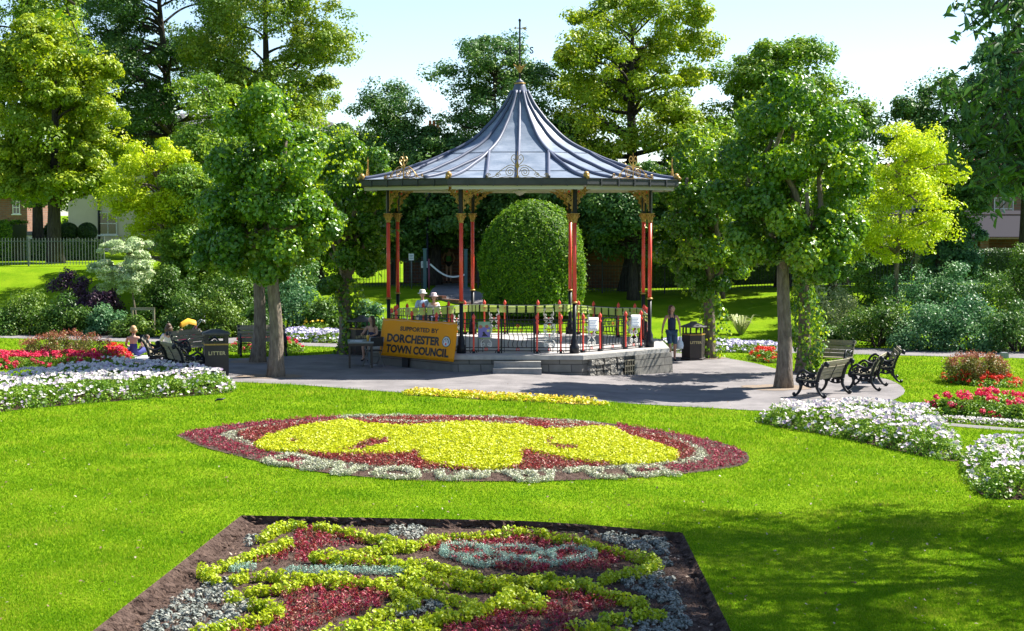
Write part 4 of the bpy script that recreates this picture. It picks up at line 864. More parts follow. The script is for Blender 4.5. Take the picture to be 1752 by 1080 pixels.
def tree(name, label, px, Y, top, bot, hw, seed, m, kind='round', nc=230, per=150, leaf=.16, clr=(.80, .80, .50), tr=.35, base=None, group='trees beyond the bandstand', bark=None, limbs=26, z0=None, trunk_px=None, hollow=.45, solid=1., lobed=True, lobe=1.15):
    rng = np.random.default_rng(seed); pxm = F_PX / Y; x = (px - 876) / pxm; z = h1(x, Y) if z0 is None else z0
    zt = CAM_H + (365 - top) / pxm - z; zb = CAM_H + (365 - bot) / pxm - z; R = hw / pxm
    ox = 0 if trunk_px is None else (px - trunk_px) / pxm; x -= ox
    root = empty(name, (x, Y, z), rng.uniform(0, .01), label, 'tree', group)
    def prof_(t):
        if kind == 'round': return math.sqrt(max(0, 1 - (2 * t - .9) ** 2 / 1.25))
        if kind == 'cone': return max(.05, (1 - t) ** .62) * min(1, .55 + 4 * t)
        if kind == 'oval': return math.sin(PI * (t * .9 + .07)) ** .6
        if kind == 'broad': return (1 - .55 * t) * min(1, .5 + 3 * t) if t < .8 else (1 - .55 * t) * max(.1, (1 - t) / .2) ** .5
        return 1.
    cen, rr = [], []
    while len(cen) < nc:
        t = rng.random(); q = prof_(t)
        if rng.random() > q: continue
        u = hollow + (1 - hollow) * rng.random() ** .5; a = rng.uniform(0, 2 * PI); lump = 1 + .22 * math.sin(3 * a + seed) * math.cos(8 * t + seed) + .12 * math.sin(5 * a + 13 * t)
        cr = rng.uniform(.7, 1.25); cen.append((ox + math.cos(a) * R * q * u * lump * .92, math.sin(a) * R * q * u * lump * .85, zb + t * (zt - zb) * .96)); rr.append((clr[0] * cr, clr[1] * cr, clr[2] * cr))
    if lobed:       # rounded masses, each built of leafy tufts on its upper side
        nl = max(20, int(nc / 7)); lc = cen[:nl]; sc_ = lobe * (R * (zt - zb) / nl) ** .5; keep = max(10, int(nc * .35)); cen, rr = cen[-keep:], rr[-keep:]; k9 = max(6, int(nc * 1.35 / nl))
        for (a0, b0, c0) in lc:
            lr = sc_ * rng.uniform(.7, 1.25)
            for _ in range(k9):
                d = rng.normal(size=3); d[2] = abs(d[2]) * 1.1 - .35; d /= np.linalg.norm(d); cen.append((a0 + d[0] * lr, b0 + d[1] * lr, c0 + d[2] * lr * .68)); cr = rng.uniform(.75, 1.25) * lr * .48; rr.append((cr, cr, cr * .66))
        nc = len(cen)
    cen, rr = np.array(cen), np.array(rr)
    mb = MB(); H_ = zb + (zt - zb) * .82; n = 9; th = lambda t: Vector((ox * t * .9 + .12 * R * .3 * math.sin(t * 4 + seed), .1 * math.sin(t * 3), H_ * t))
    mb.tube([th(i / n) if i else Vector((0, 0, -.4)) for i in range(n + 1)], [tr * (1.4 if i == 0 else 1) * (1 - .85 * i / n) for i in range(n + 1)], 10)
    for i in rng.choice(nc, min(limbs, nc), replace=False):
        c = Vector(cen[i]); t = min(.95, max(.12, (c.z - .28 * math.hypot(c.x - ox, c.y)) / H_)); r = tr * (1 - .85 * t) * .5; limb(mb, th(t), c, max(.05, r), .025, rng, .06)
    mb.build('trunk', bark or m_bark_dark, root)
    p, nn, t = clumps(cen, rr, per, rng, shell=.5, up=.65, rand=.5); sz = leaf * rng.uniform(.6, 1.3, len(p))
    leaf_obj('crown', p, nn, sz, m, rng, root, tint=t, aspect=.62)
    return root
tree('sycamore_tree', 'bright sunlit sycamore over the railings at the picture\'s left', 92, 76, 10, 338, 112, 11, m_lf_syc, 'round', 330, 190, .17, trunk_px=97, tr=.36, clr=(.72, .72, .45))
tree('sycamore_tree', 'thinner darker tree whose trunk stands just left of the sunlit sycamore trunk', 48, 82, -90, 350, 115, 12, m_lf_mid, 'round', 240, 170, .18, trunk_px=68, tr=.30)
tree('ash_tree', 'tall airy tree with dark forked trunk rising above the cream house', 275, 93, -150, 285, 165, 13, m_lf_dk, 'round', 360, 170, .17, trunk_px=300, tr=.42, limbs=70, clr=(.9, .9, .5), hollow=.3)
tree('maple_tree', 'tall olive tinged tree between the airy ash and open sky', 462, 88, -120, 272, 132, 14, m_lf_olv, 'round', 320, 150, .17, tr=.4, clr=(.85, .85, .5), limbs=40)
tree('robinia_tree', 'yellow leaved robinia in front of the cream house', 266, 67, 236, 440, 84, 15, m_lf_gold, 'oval', 170, 110, .115, trunk_px=292, tr=.14, clr=(.55, .55, .24), bark=m_bark)
tree('broadleaf_tree', 'mid green tree close behind the left hand pollards', 378, 70, 130, 470, 88, 16, m_lf_mid, 'round', 150, 200, .14, tr=.3, clr=(.7, .7, .4))
tree('broadleaf_tree', 'mid green tree behind the ivy clad pollard', 545, 80, 235, 470, 80, 17, m_lf_mid, 'round', 110, 170, .16, tr=.3)
tree('birch_tree', 'slim pointed tree against the sky left of the roof', 672, 77, 132, 440, 88, 18, m_lf_dk, 'cone', 260, 120, .13, tr=.22, clr=(.5, .5, .3), limbs=50)
tree('birch_tree', 'loose ragged tree rising behind the weather vane', 848, 77, 42, 440, 116, 19, m_lf_dk, 'oval', 290, 120, .14, tr=.24, clr=(.6, .6, .38), limbs=60, hollow=.25)
tree('sycamore_tree', 'huge sycamore with yellow tipped foliage right of the roof', 1088, 75.5, -40, 420, 162, 20, m_lf_syc, 'round', 430, 190, .155, trunk_px=1075, tr=.42, clr=(.80, .80, .46), limbs=60)
tree('broadleaf_tree', 'domed green tree against the sky between sycamore and robinia', 1340, 75, 66, 400, 112, 21, m_lf_mid, 'round', 260, 160, .16, tr=.36)
tree('broadleaf_tree', 'darker tree with spreading twigs just right of the domed tree', 1440, 76, 140, 430, 80, 22, m_lf_dk, 'oval', 110, 170, .16, tr=.3, limbs=36)
tree('robinia_tree', 'yellow leaved robinia with thin pale trunk on the right bank', 1542, 64, 205, 458, 96, 23, m_lf_gold, 'round', 170, 110, .11, trunk_px=1536, tr=.12, clr=(.52, .52, .22), bark=m_bark, limbs=40)
tree('broadleaf_tree', 'dark tree against the sky behind the right hand robinia', 1612, 75.5, 122, 395, 88, 24, m_lf_dk, 'oval', 260, 150, .15, tr=.28, hollow=.2)
tree('broadleaf_tree', 'tall dark tree at the right edge in front of the brick building', 1752, 76, 48, 330, 92, 25, m_lf_blue, 'round', 260, 120, .17, tr=.35)
tree('broadleaf_tree', 'dark tree far behind the bandstand, left of the clipped yew', 740, 76, 222, 425, 105, 26, m_lf_dk, 'round', 150, 190, .18, tr=.35)
tree('broadleaf_tree', 'dark tree far behind the bandstand, above the clipped yew', 935, 75, 200, 428, 115, 27, m_lf_dk, 'round', 170, 190, .18, tr=.35)
tree('broadleaf_tree', 'dense tree behind the pollard at the bandstand\'s right end', 1225, 70, 205, 440, 78, 28, m_lf_mid, 'round', 230, 160, .17, tr=.35)
tree('broadleaf_tree', 'dark leafy tree filling the gap behind the middle left pollards', 590, 82, 215, 450, 90, 29, m_lf_dk, 'round', 130, 190, .19, tr=.35)
tree('broadleaf_tree', 'low dark tree beside the brick wall right of the yew', 1085, 70, 290, 440, 75, 30, m_lf_dk, 'round', 110, 200, .15, tr=.25)
tree('broadleaf_tree', 'shady tree between the robinia and the left hand pollards', 350, 66, 290, 500, 62, 31, m_lf_mid, 'round', 150, 170, .13, tr=.22, clr=(.6, .6, .35))
tree('broadleaf_tree', 'dark understorey tree behind the trunks left of the bandstand', 470, 68, 340, 520, 75, 32, m_lf_dk, 'round', 110, 200, .13, tr=.2, clr=(.6, .6, .35))
tree('broadleaf_tree', 'low dark tree in front of the brick building right of the robinia', 1630, 76, 372, 470, 40, 33, m_lf_blue, 'round', 90, 200, .14, tr=.2)
tree('broadleaf_tree', 'dark tree behind the right hand pollard crowns', 1425, 69, 235, 470, 62, 34, m_lf_dk, 'round', 90, 190, .14, tr=.2)
tree('broadleaf_tree', 'distant tree showing between the house and the left railings', 150, 112, 250, 430, 85, 35, m_lf_mid, 'round', 100, 170, .2, tr=.3)

def shrub(name, label, px, base, top, hw, seed, m, group='shrubs on the bank', leaf=.10, nc=None, per=150, Y=None, loose=.6, cat='shrub'):
    rng = np.random.default_rng(seed); x, y = G(px, base); z = h1(x, y); pxm = F_PX / y; R = hw / pxm; hh = (base - top) / pxm
    hh = max(.3, CAM_H + (365 - top) / pxm - z); nc = nc or int(34 * max(1, R * hh / 2)); root = empty(name, (x, y, z), 0, label, cat, group)
    a = rng.uniform(0, 2 * PI, nc); el = np.arcsin(rng.random(nc)); q = .55 + .4 * rng.random(nc); cr = rng.uniform(.20, .34, nc) * min(R, hh) + .10
    cen = np.stack([np.cos(a) * np.cos(el) * R * q, np.sin(a) * np.cos(el) * R * .8 * q, np.maximum(np.sin(el) * (hh - .15) * q * 1.12, .12)], 1)
    p, nn, t = clumps(cen, np.stack([cr, cr, cr * .75], 1), per, rng, shell=.45, up=.7, rand=loose); p[:, 2] = np.maximum(p[:, 2], H(p[:, 0] + x, p[:, 1] + y) - z + .02)
    mb = MB()
    for i in range(min(nc, 12)): limb(mb, (0, 0, -.15), cen[i], .035, .012, rng, .05)
    mb.build('stems', m_bark_dark, root); leaf_obj('foliage', p, nn, leaf * rng.uniform(.6, 1.3, len(p)), m, rng, root, tint=t); return root
LS = [(-20, 572, 505, 70, 0, 'low green shrub at the picture\'s left edge'), (55, 571, 497, 58, 1, 'broad fresh green shrub under the sunny slope'), (120, 573, 505, 50, 0, 'rounded green shrub beside the path below the purple bush'), (120, 541, 462, 46, 2, 'tall purple leaved bush left of the variegated tree'), (178, 551, 478, 42, 2, 'lower purple leaved bush under the variegated tree'),
      (182, 574, 515, 34, 3, 'blue green shrub with small white flowers below the purple bushes'), (262, 560, 480, 45, 0, 'dark shrub behind the stake frame'), (225, 577, 538, 36, 1, 'grassy green plant below the stake frame'), (315, 577, 500, 46, 0, 'green shrub behind the small white sign'), (375, 577, 500, 44, 1, 'fresh green shrub right of the small white sign'), (300, 556, 455, 50, 0, 'tall dark shrub above the small white sign'), (385, 560, 440, 54, 0, 'tall dark shrub behind the left hand pollard'),
      (500, 570, 468, 56, 3, 'blue green shrub between the left hand trunks and the ivy clad tree'), (555, 572, 500, 40, 0, 'green shrub behind the lilac and white band of flowers'), (628, 574, 505, 30, 3, 'feathery blue green shrub right of the ivy clad tree'), (440, 575, 520, 36, 0, 'dark shrub seen behind the two left hand trunks')]
mats = [m_shrub, m_shrub2, m_lf_pur, m_lf_blue, m_lf_bge, m_lf_dk]
for i, (a, b, c, d, e, l) in enumerate(LS): shrub('shrub', l, a, b, c, d, 100 + i, mats[e])
RS = [(1425, 580, 480, 62, 4, 'straw coloured twiggy shrub behind the bench by the ivy trunk'), (1405, 592, 548, 40, 0, 'low green shrub under the straw coloured one'), (1500, 594, 505, 62, 0, 'low spreading green shrub beside the right hand path'), (1580, 598, 512, 66, 3, 'blue green shrub by the path in the middle of the right bank'), (1660, 600, 508, 66, 3, 'blue green shrub by the path left of the concrete block'), (1742, 602, 512, 60, 5, 'dark shrub at the path on the right edge'),
      (1475, 560, 462, 52, 0, 'taller shrub on the right bank below the robinia trunk'), (1550, 560, 455, 60, 3, 'tall blue green shrub right below the robinia trunk'), (1630, 560, 452, 62, 3, 'tall shrub with creamy flower heads in front of the brick building'), (1705, 562, 462, 60, 5, 'tall dark shrub left of the bright edge shrub'), (1745, 590, 412, 52, 1, 'bright yellow green shrub at the picture\'s right edge')]
for i, (a, b, c, d, e, l) in enumerate(RS): shrub('shrub', l, a, b, c, d, 130 + i, mats[e])
# flower heads on two shrubs
for nm, spots, m_, lab, r in (('elder_flowers', [(1590, 500), (1600, 507), (1625, 495), (1632, 504), (1642, 478), (1660, 480), (1612, 488)], m_silver, None, .22), ):
    pass
# low plants at the feet
sx, sy = G(1268, 572); rt = empty('spiky_plant', (sx, sy, h1(sx, sy)), 0, 'spiky leaved plant on the shady slope beyond the lilac flowers', 'plant'); rng = np.random.default_rng(5); v, f = [], []
for i in range(110):
    a = rng.uniform(0, 2 * PI); L = rng.uniform(.5, 1.0); q = rng.uniform(.2, .9); p0 = np.array([.08 * math.cos(a), .08 * math.sin(a), 0]); p1 = p0 + np.array([math.cos(a) * q * L * .6, math.sin(a) * q * L * .6, L * .75]); p2 = p0 + np.array([math.cos(a) * q * L, math.sin(a) * q * L, L * .7])
    s = np.array([-math.sin(a), math.cos(a), 0]) * .025; n0 = len(v); v += [p0 - s, p0 + s, p1 + s, p1 - s, p2]; f += [(n0, n0 + 1, n0 + 2), (n0, n0 + 2, n0 + 3), (n0 + 3, n0 + 2, n0 + 4)]
np_mesh('leaves', np.array(v), np.array(f), m_lf_bge, rt, rng.random(len(f)))

# clipped yew
def clipped(name, label, cat, px, Y, top, hw, seed, m, n=26000, size=.075, z0=None, shape=2.2, group=None, hh=None, drop=.12):
    rng = np.random.default_rng(seed); pxm = F_PX / Y; x = (px - 876) / pxm; z = h1(x, Y) if z0 is None else z0; R = hw / pxm; Ht = hh or CAM_H + (365 - top) / pxm - z
    root = empty(name, (x, Y, z), 0, label, cat, group); u = rng.random(n) ** .85; a = rng.uniform(0, 2 * PI, n)
    t = u; pr = np.where(t < .45, .90 + .10 * np.sin(PI * t / .9), np.sqrt(np.maximum(0, 1 - ((t - .45) / .55) ** shape)))
    ex = rng.random(n) < .25; t2 = np.where(ex, 1 - rng.random(n) ** 2 * .18, t); pr = np.where(ex, np.sqrt(np.maximum(0, 1 - ((t2 - .45) / .55) ** shape)) * rng.random(n) ** .5 * 1., pr); t = np.where(ex & (rng.random(n) < 1), t2, t)
    t = np.where(ex, .45 + .55 * (np.maximum(0, 1 - pr ** 2)) ** (1 / shape), t)
    wob = 1 + .03 * np.sin(a * 5 + t * 9) + .022 * np.sin(a * 11 - t * 17) + .015 * np.sin(a * 23 + t * 31) + rng.normal(size=n) * .026 + (rng.random(n) < .03) * rng.uniform(0, .07, n)
    nrm = np.stack([np.cos(a), np.sin(a), np.clip((t - .3) * 1.8, 0, 3)], 1)
    p = np.stack([R * pr * wob * np.cos(a), R * pr * wob * np.sin(a), Ht * np.clip(t, 0.01, 1) * (1 + .3 * (wob - 1))], 1)
    v, f, q = leaf_geo(p, nrm + rng.normal(size=(n, 3)) * .75, size * rng.uniform(.6, 1.6, n), rng, aspect=.35); np_mesh('foliage', v, f, m, root, np.repeat(rng.random(n), q))
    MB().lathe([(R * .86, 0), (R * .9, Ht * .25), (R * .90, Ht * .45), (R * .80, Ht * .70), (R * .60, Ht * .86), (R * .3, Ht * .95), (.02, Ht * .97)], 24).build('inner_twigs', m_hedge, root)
    return root
clipped('clipped_yew', 'tall bullet shaped clipped yew on the grass behind the bandstand', 'topiary', 911, 66, 348, 86, 1, m_yew, n=70000, size=.105)
for px, w_, l in ((92, 17, 'left'), (118, 17, 'middle'), (150, 17, 'right')):
    rng = np.random.default_rng(px); pxm = F_PX / 84; x = (px - 876) / pxm; z = h1(x, 84); r = 17 / pxm; zc = CAM_H - 32 / pxm - z
    root = empty('ball_topiary', (x, 84, z), 0, {'left': 'clipped ball tree nearest the sunlit sycamore trunk', 'middle': 'clipped ball tree in the middle of the three before the house', 'right': 'clipped ball tree nearest the sash window'}[l], 'topiary', 'clipped ball trees before the house')
    MB().tube([(0, 0, -.2), (0, 0, zc)], .05, 6).build('trunk', m_bark_dark, root); n = 5000; d = unit(rng.normal(size=(n, 3)))
    leaf_obj('crown', d * [r, r, r * .95] * (1 - .1 * rng.random((n, 1))) + [0, 0, zc], d + rng.normal(size=(n, 3)) * .5, .09, m_hedge, rng, root)
def hedge(name, label, x0, x1, Y, th, zb, zt, seed, m, n, size=.10, cat='hedge', side_m=None):
    rng = np.random.default_rng(seed); root = empty(name, ((x0 + x1) / 2, Y, zb), 0, label, cat); L = x1 - x0; h = zt - zb
    MB().box(-L / 2 + .1, L / 2 - .1, -th / 2 + .1, th / 2 - .1, -.3, h - .1).build('inner_twigs', side_m or m_hedge, root)
    k = rng.random(n); p = np.stack([rng.uniform(-L / 2, L / 2, n), np.where(k < .6, -th / 2, rng.uniform(-th / 2, th / 2, n)), np.where(k < .6, rng.uniform(0, h, n), h)], 1) + rng.normal(size=(n, 3)) * .05; p[:, 2] = np.abs(p[:, 2])
    nn = np.where((k < .6)[:, None], [0, -1, .2], [0, 0, 1.]) + rng.normal(size=(n, 3)) * .5; leaf_obj('foliage', p, nn, size * rng.uniform(.6, 1.4, n), m, rng, root)
def X(px, Y): return (px - 876) * Y / F_PX
hedge('tall_hedge', 'high clipped green hedge at the left edge behind the railings', X(-60, 82), X(36, 82), 82, 3, 1.9, CAM_H - .45, 1, m_yew, 9000)
hedge('low_hedge', 'low dark clipped hedge behind the railings in front of the house', X(60, 82), X(185, 82), 81, 1, 1.9, CAM_H - 1.35, 2, m_hedge, 9000)

# ================================================================== WALLS, FENCES, HOUSES
m_wallbrick = brickmat('old_red_brick', (.22, .09, .055), (.15, .06, .04), (.16, .13, .11), bw=.44, bh=.15, ms=.018)
m_wallbrick2 = brickmat('brown_brick', (.26, .13, .075), (.18, .09, .05), (.20, .17, .13), bw=.5, bh=.16, ms=.02)
m_cream = mat('cream_render', (.58, .50, .38), .85, col2=(.64, .56, .44), scale=1.2)
m_slate = mat('slate', (.09, .09, .10), .7, col2=(.13, .125, .13), scale=4)
m_tile = mat('clay_tile', (.26, .10, .06), .8, col2=(.18, .075, .05), scale=5, stretch=(1, 1, 4))
m_glass = mat('window_glass', (.02, .025, .03), .08, spec=.8)
m_rail = mat('grey_railing', (.10, .12, .12), .5, col2=(.16, .18, .18), scale=3)
m_railb = mat('dark_railing', (.02, .03, .03), .5)
hedge('beech_hedge', 'brown tinged beech hedge along the top of the old brick wall', X(690, 79), X(1075, 79), 79.2, .9, 2.0, 3.22, 3, m_beech, 16000, side_m=m_hedge)
wl = MB().box(X(690, 78), X(1080, 78), 78.2, 78.6, .4, 2.75).build('brick_wall', m_wallbrick); tag(wl, 'old red brick garden wall behind the park railings', 'wall')
hedge('shade_hedge', 'dark clipped hedge beyond the railings right of the brick wall', X(1082, 79), X(1560, 79), 79.4, 1.4, .8, 2.9, 4, m_hedge, 14000)
hedge('shade_hedge', 'dark hedge along the foot of the brown brick building', X(1570, 79), X(1900, 79), 79.4, 1.4, .8, 2.6, 5, m_hedge, 9000)
def fence(name, label, pts, h, gap, m, lean=False, post=2.4, bar=.010, z_rel=None):
    root = empty(name, (*pts[0], h1(*pts[0])), 0, label, 'fence'); bars = MB(); rails = MB(); z00 = h1(*pts[0]); o0 = Vector((pts[0][0], pts[0][1], z00))
    acc = 0; posts = []
    for i in range(len(pts) - 1):
        a, b = Vector((*pts[i], 0)), Vector((*pts[i + 1], 0)); L = (b - a).length; n = int(L / gap); ang = math.atan2(b.y - a.y, b.x - a.x)
        for k in range(n):
            q = a.lerp(b, k / n); z = h1(q.x, q.y)
            bars.box(q.x - bar - o0.x, q.x + bar - o0.x, q.y - bar - o0.y, q.y + bar - o0.y, z - z00 + .05, z - z00 + h)
        m_ = max(1, int(L / post))
        for k in range(m_ + 1):
            q = a.lerp(b, k / m_); posts.append(q)
            if k < m_:
                q2 = a.lerp(b, (k + 1) / m_)
                for zz in (.14, h - .14): rails.tube([(q.x - o0.x, q.y - o0.y, h1(q.x, q.y) - z00 + zz), (q2.x - o0.x, q2.y - o0.y, h1(q2.x, q2.y) - z00 + zz)], .016, 4)
    bars.build('bars', m, root); rails.build('rails', m, root)
    for q in posts: z = h1(q.x, q.y) - z00; MB().box(q.x - o0.x - .028, q.x - o0.x + .028, q.y - o0.y - .028, q.y - o0.y + .028, z - .1, z + h + .06).build('post', m, root)
fence('park_railing', 'grey iron railings along the top of the sunny slope at left', [(X(-80, 72), 72), (X(178, 72), 72)], 1.2, .13, m_rail)
fence('park_railing', 'dark iron railings on the bank behind the yew and bandstand', [(X(600, 73), 73), (X(722, 73), 73)], 1.3, .13, m_railb)
fence('park_railing', 'dark iron railings below the brick wall right of the yew', [(X(818, 73), 73), (X(1350, 73), 73)], 1.3, .13, m_railb)
fence('park_railing', 'iron railings before a bright strip of lawn behind the straw coloured shrub', [(X(1350, 73), 73), (X(1560, 73), 73)], 1.15, .15, m_railb)
def window(parent, x0, x1, z0, z1, y, mf=m_white, nx=2, nz=2):
    w_ = MB().box(x0, x1, y - .04, y + .02, z0, z1).build('window', m_glass, parent); f = MB(); t = .06
    f.box(x0 - t, x1 + t, y - .09, y - .03, z0 - t, z0); f.box(x0 - t, x1 + t, y - .09, y - .03, z1, z1 + t); f.box(x0 - t, x0, y - .09, y - .03, z0, z1); f.box(x1, x1 + t, y - .09, y - .03, z0, z1)
    for i in range(1, nx): q = x0 + (x1 - x0) * i / nx; f.box(q - .02, q + .02, y - .075, y - .042, z0, z1)
    for i in range(1, nz): q = z0 + (z1 - z0) * i / nz; f.box(x0, x1, y - .078, y - .045, q - .025, q + .025)
    f.build('frame', mf, w_); MB().box(x0 - .15, x1 + .15, y - .16, y - .01, z0 - .14, z0 - .06).build('sill', mf, w_)
def house(name, label, px0, px1, Y, eave, ridge, depth, mw, mr, wins, chim, zb=1.0, cat='house'):
    x0, x1 = X(px0, Y), X(px1, Y); k = Y / F_PX; ze = CAM_H + (365 - eave) * k; zr = CAM_H + (365 - ridge) * k
    root = empty(name, ((x0 + x1) / 2, Y, zb), 0, label, cat); W = (x1 - x0) / 2; ze -= zb; zr -= zb
    MB().box(-W, W, 0, depth, -1, ze).build('wall', mw, root)
    r = MB().add([(-W - .3, -.4, ze - .02), (W + .3, -.4, ze - .02), (W + .3, depth + .4, ze - .02), (-W - .3, depth + .4, ze - .02), (-W + depth * .4, depth / 2, zr), (W - depth * .4, depth / 2, zr)], [(0, 1, 5, 4), (1, 2, 5), (2, 3, 4, 5), (3, 0, 4), (3, 2, 1, 0)]).build('roof', mr, root)
    MB().box(-W - .32, W + .32, -.50, -.38, ze - .14, ze + .02).build('gutter', m_gutter, root)
    for (a, b, c, d) in wins: window(root, X(a, Y) - (x0 + x1) / 2, X(b, Y) - (x0 + x1) / 2, CAM_H + (365 - d) * k - zb, CAM_H + (365 - c) * k - zb, 0)
    for (a, b, c) in chim:
        xa = X(a, Y) - (x0 + x1) / 2; xb = X(b, Y) - (x0 + x1) / 2; zt = CAM_H + (365 - c) * k - zb; ch = MB().box(xa, xb, depth / 2 - .6, depth / 2 + .6, ze, zt).box(xa - .06, xb + .06, depth / 2 - .66, depth / 2 + .66, zt - .3, zt - .15).build('chimney', m_wallbrick2, r)
        for j in range(3): q = xa + (xb - xa) * (j + .5) / 3; MB().lathe([(.13, zt), (.10, zt + .5), (.12, zt + .52)], 8, (q, depth / 2)).build('chimney_pot', m_tile, ch)
    return root
hs = house('cream_house', 'cream rendered house with sash windows glimpsed through the left trees', 118, 640, 100, 235, 185, 12, m_cream, m_slate, [(172, 200, 365, 400), (172, 200, 290, 325), (250, 275, 290, 325), (250, 275, 365, 400), (330, 355, 290, 325), (400, 425, 290, 325), (470, 495, 290, 325)], [(222, 246, 158), (460, 490, 150)], zb=1.6)
MB().tube([(-8.0 + .8, -.08, 0), (-8.0 + .8, -.08, 5.0)], .07, 6).build('drainpipe', m_black, hs)
ex = MB().box(-11.6, -9.05, -1.0, 5, -.5, 1.45).build('extension', m_white, hs); MB().box(-11.8, -8.9, -1.2, 5.2, 1.46, 1.66).build('flat_roof', m_slate, hs)
for i in range(4): MB().box(-11.5 + i * .6, -11.0 + i * .6, -1.05, -1.005, .1, 1.2).build('pane', m_glass, ex)
house('brick_building', 'long brown brick building with low porch roof in shade at right', 1470, 1900, 96, 300, 262, 12, m_wallbrick2, m_tile, [(1560, 1590, 340, 375), (1700, 1730, 340, 375), (1500, 1530, 340, 375)], [], zb=1.2, cat='building')
pr = empty('brick_porch', (X(1640, 90), 90, 1.1), 0, 'low tiled lean-to with dark openings in front of the brown brick building', 'outbuilding'); W = 7.5
m_shade_slate = mat('shaded_porch_slate', (.035, .033, .04), .9, spec=.1)  # slate with the porch roof's shade put into its colour
MB().add([(-W, 0, 2.0), (W, 0, 2.0), (W, 4, 3.4), (-W, 4, 3.4), (-W, 0, 1.9), (W, 0, 1.9), (W, 4, 3.3), (-W, 4, 3.3)], [(0, 1, 2, 3), (7, 6, 5, 4), (0, 4, 5, 1), (1, 5, 6, 2), (2, 6, 7, 3), (3, 7, 4, 0)]).build('roof', m_shade_slate, pr)
for i in range(6): MB().box(-W + i * 2.9, -W + .45 + i * 2.9, .2, .65, -.8, 1.9).build('brick_pier', m_wallbrick, pr)
MB().box(-W, W, 3.2, 3.4, -.8, 3.2).build('wall', m_wallbrick, pr)
MB().box(-W - .05, W + .05, -.08, 0, 1.88, 1.96).build('gutter', m_wallbrick2, pr)
house('brick_house', 'pinkish brick terrace far off at the left edge', -120, 48, 130, 335, 290, 9, m_wallbrick, m_tile, [(5, 15, 385, 410), (25, 35, 345, 365)], [(18, 34, 272)], zb=1.5)
house('stone_house', 'pale stone house showing through leaves above the brick wall', 690, 1020, 118, 300, 245, 9, m_coping, m_tile, [(738, 752, 370, 395), (790, 806, 370, 395)], [(728, 748, 214)], zb=1.0)
house('stone_house', 'pale house wall glimpsed between trees behind the right pollards', 1040, 1240, 124, 330, 290, 9, m_cream, m_tile, [(1080, 1095, 360, 385), (1150, 1165, 360, 385)], [], zb=1.0)

# ---- boughs of nearby trees that stand outside the picture
def big_side_tree(name, label, x, y, h, R, zb, seed, m, boughs, leaf=.13, nc=150, per=150, rr=.7):
    rng = np.random.default_rng(seed); z = h1(x, y); root = empty(name, (x, y, z), 0, label, 'tree'); mb = trunk_mb(h * .8, .38, .10, rng); cen = []; rad_ = []
    for i in range(nc):
        d = unit(rng.normal(size=(1, 3)))[0]; q = rng.uniform(.5, .95); cen.append((d[0] * R * q, d[1] * R * q, (h + zb) / 2 + d[2] * (h - zb) / 2 * q)); rad_.append((rr, rr, rr * .6))
    for i in rng.choice(nc, 26, replace=False): c = Vector(cen[i]); limb(mb, (0, 0, max(1.5, c.z - 1.6)), c, .09, .02, rng)
    p, nn, t = clumps(np.array(cen), np.array(rad_), per, rng, shell=.4, up=.4, rand=.7)
    P_, N_, T_ = [p], [nn], [t]
    for (a, tip, w_) in boughs:       # a long bough that ends where twigs hang into view
        a, tip = Vector(a) - Vector((x, y, z)), Vector(tip) - Vector((x, y, z)); limb(mb, a, tip, .05, .012, rng, .06); n = int(30 * w_)
        for k in range(n):
            t_ = rng.uniform(.45, 1.02) ** .8; c = a.lerp(tip, t_) + Vector(rng.normal(size=3) * .16 * w_); c.z += .06 * 0; e = c + Vector((rng.normal() * .25 - .12, rng.normal() * .2, -rng.uniform(.05, .4)))
            mb.tube([c, e], [.008, .003], 4); m_ = 9; s = rng.random((m_, 1)); q = np.array(c) + (np.array(e) - np.array(c)) * s + rng.normal(size=(m_, 3)) * .04
            P_.append(q); N_.append(rng.normal(size=(m_, 3)) * .8 + [-.2, -.4, .5]); T_.append(rng.random(m_) * .6)
    mb.build('trunk', m_bark_dark, root); p, nn, t = np.concatenate(P_), np.concatenate(N_), np.concatenate(T_)
    leaf_obj('crown', p, nn, leaf * rng.uniform(.7, 1.5, len(p)), m, rng, root, tint=t, rich=True, aspect=.34, down=1.1)
def W3(px, py, Y): a, b = P(px, py, Y); return (a, Y, b)
big_side_tree('overhanging_tree', 'dark narrow leaved tree hanging into the top right corner, close to the camera', 13.9, 24.5, 17, 5.6, 3.6, 3, m_lf_dk,
    [(W3(1900, -20, 22), W3(1688, 22, 20), .9), (W3(1900, -60, 22), W3(1700, -30, 20), 1.4), (W3(1900, 120, 21), W3(1712, 150, 19.5), 1.4), (W3(1900, 200, 22), W3(1700, 220, 20), 1.8), (W3(1900, 260, 22), W3(1715, 262, 20.5), 1.6), (W3(1880, 190, 21), W3(1735, 290, 20), .8), (W3(1900, 60, 21), W3(1730, 90, 19), 1.6)], nc=400)
big_side_tree('overhanging_tree', 'tree just out of view whose few leaves hang at the top left', -10.5, 14.5, 11, 3.0, 7.5, 4, m_lf_mid,
    [((-9.0, 14.5, 7.6), W3(128, 8, 15), .42)], nc=60, per=90, leaf=.09)
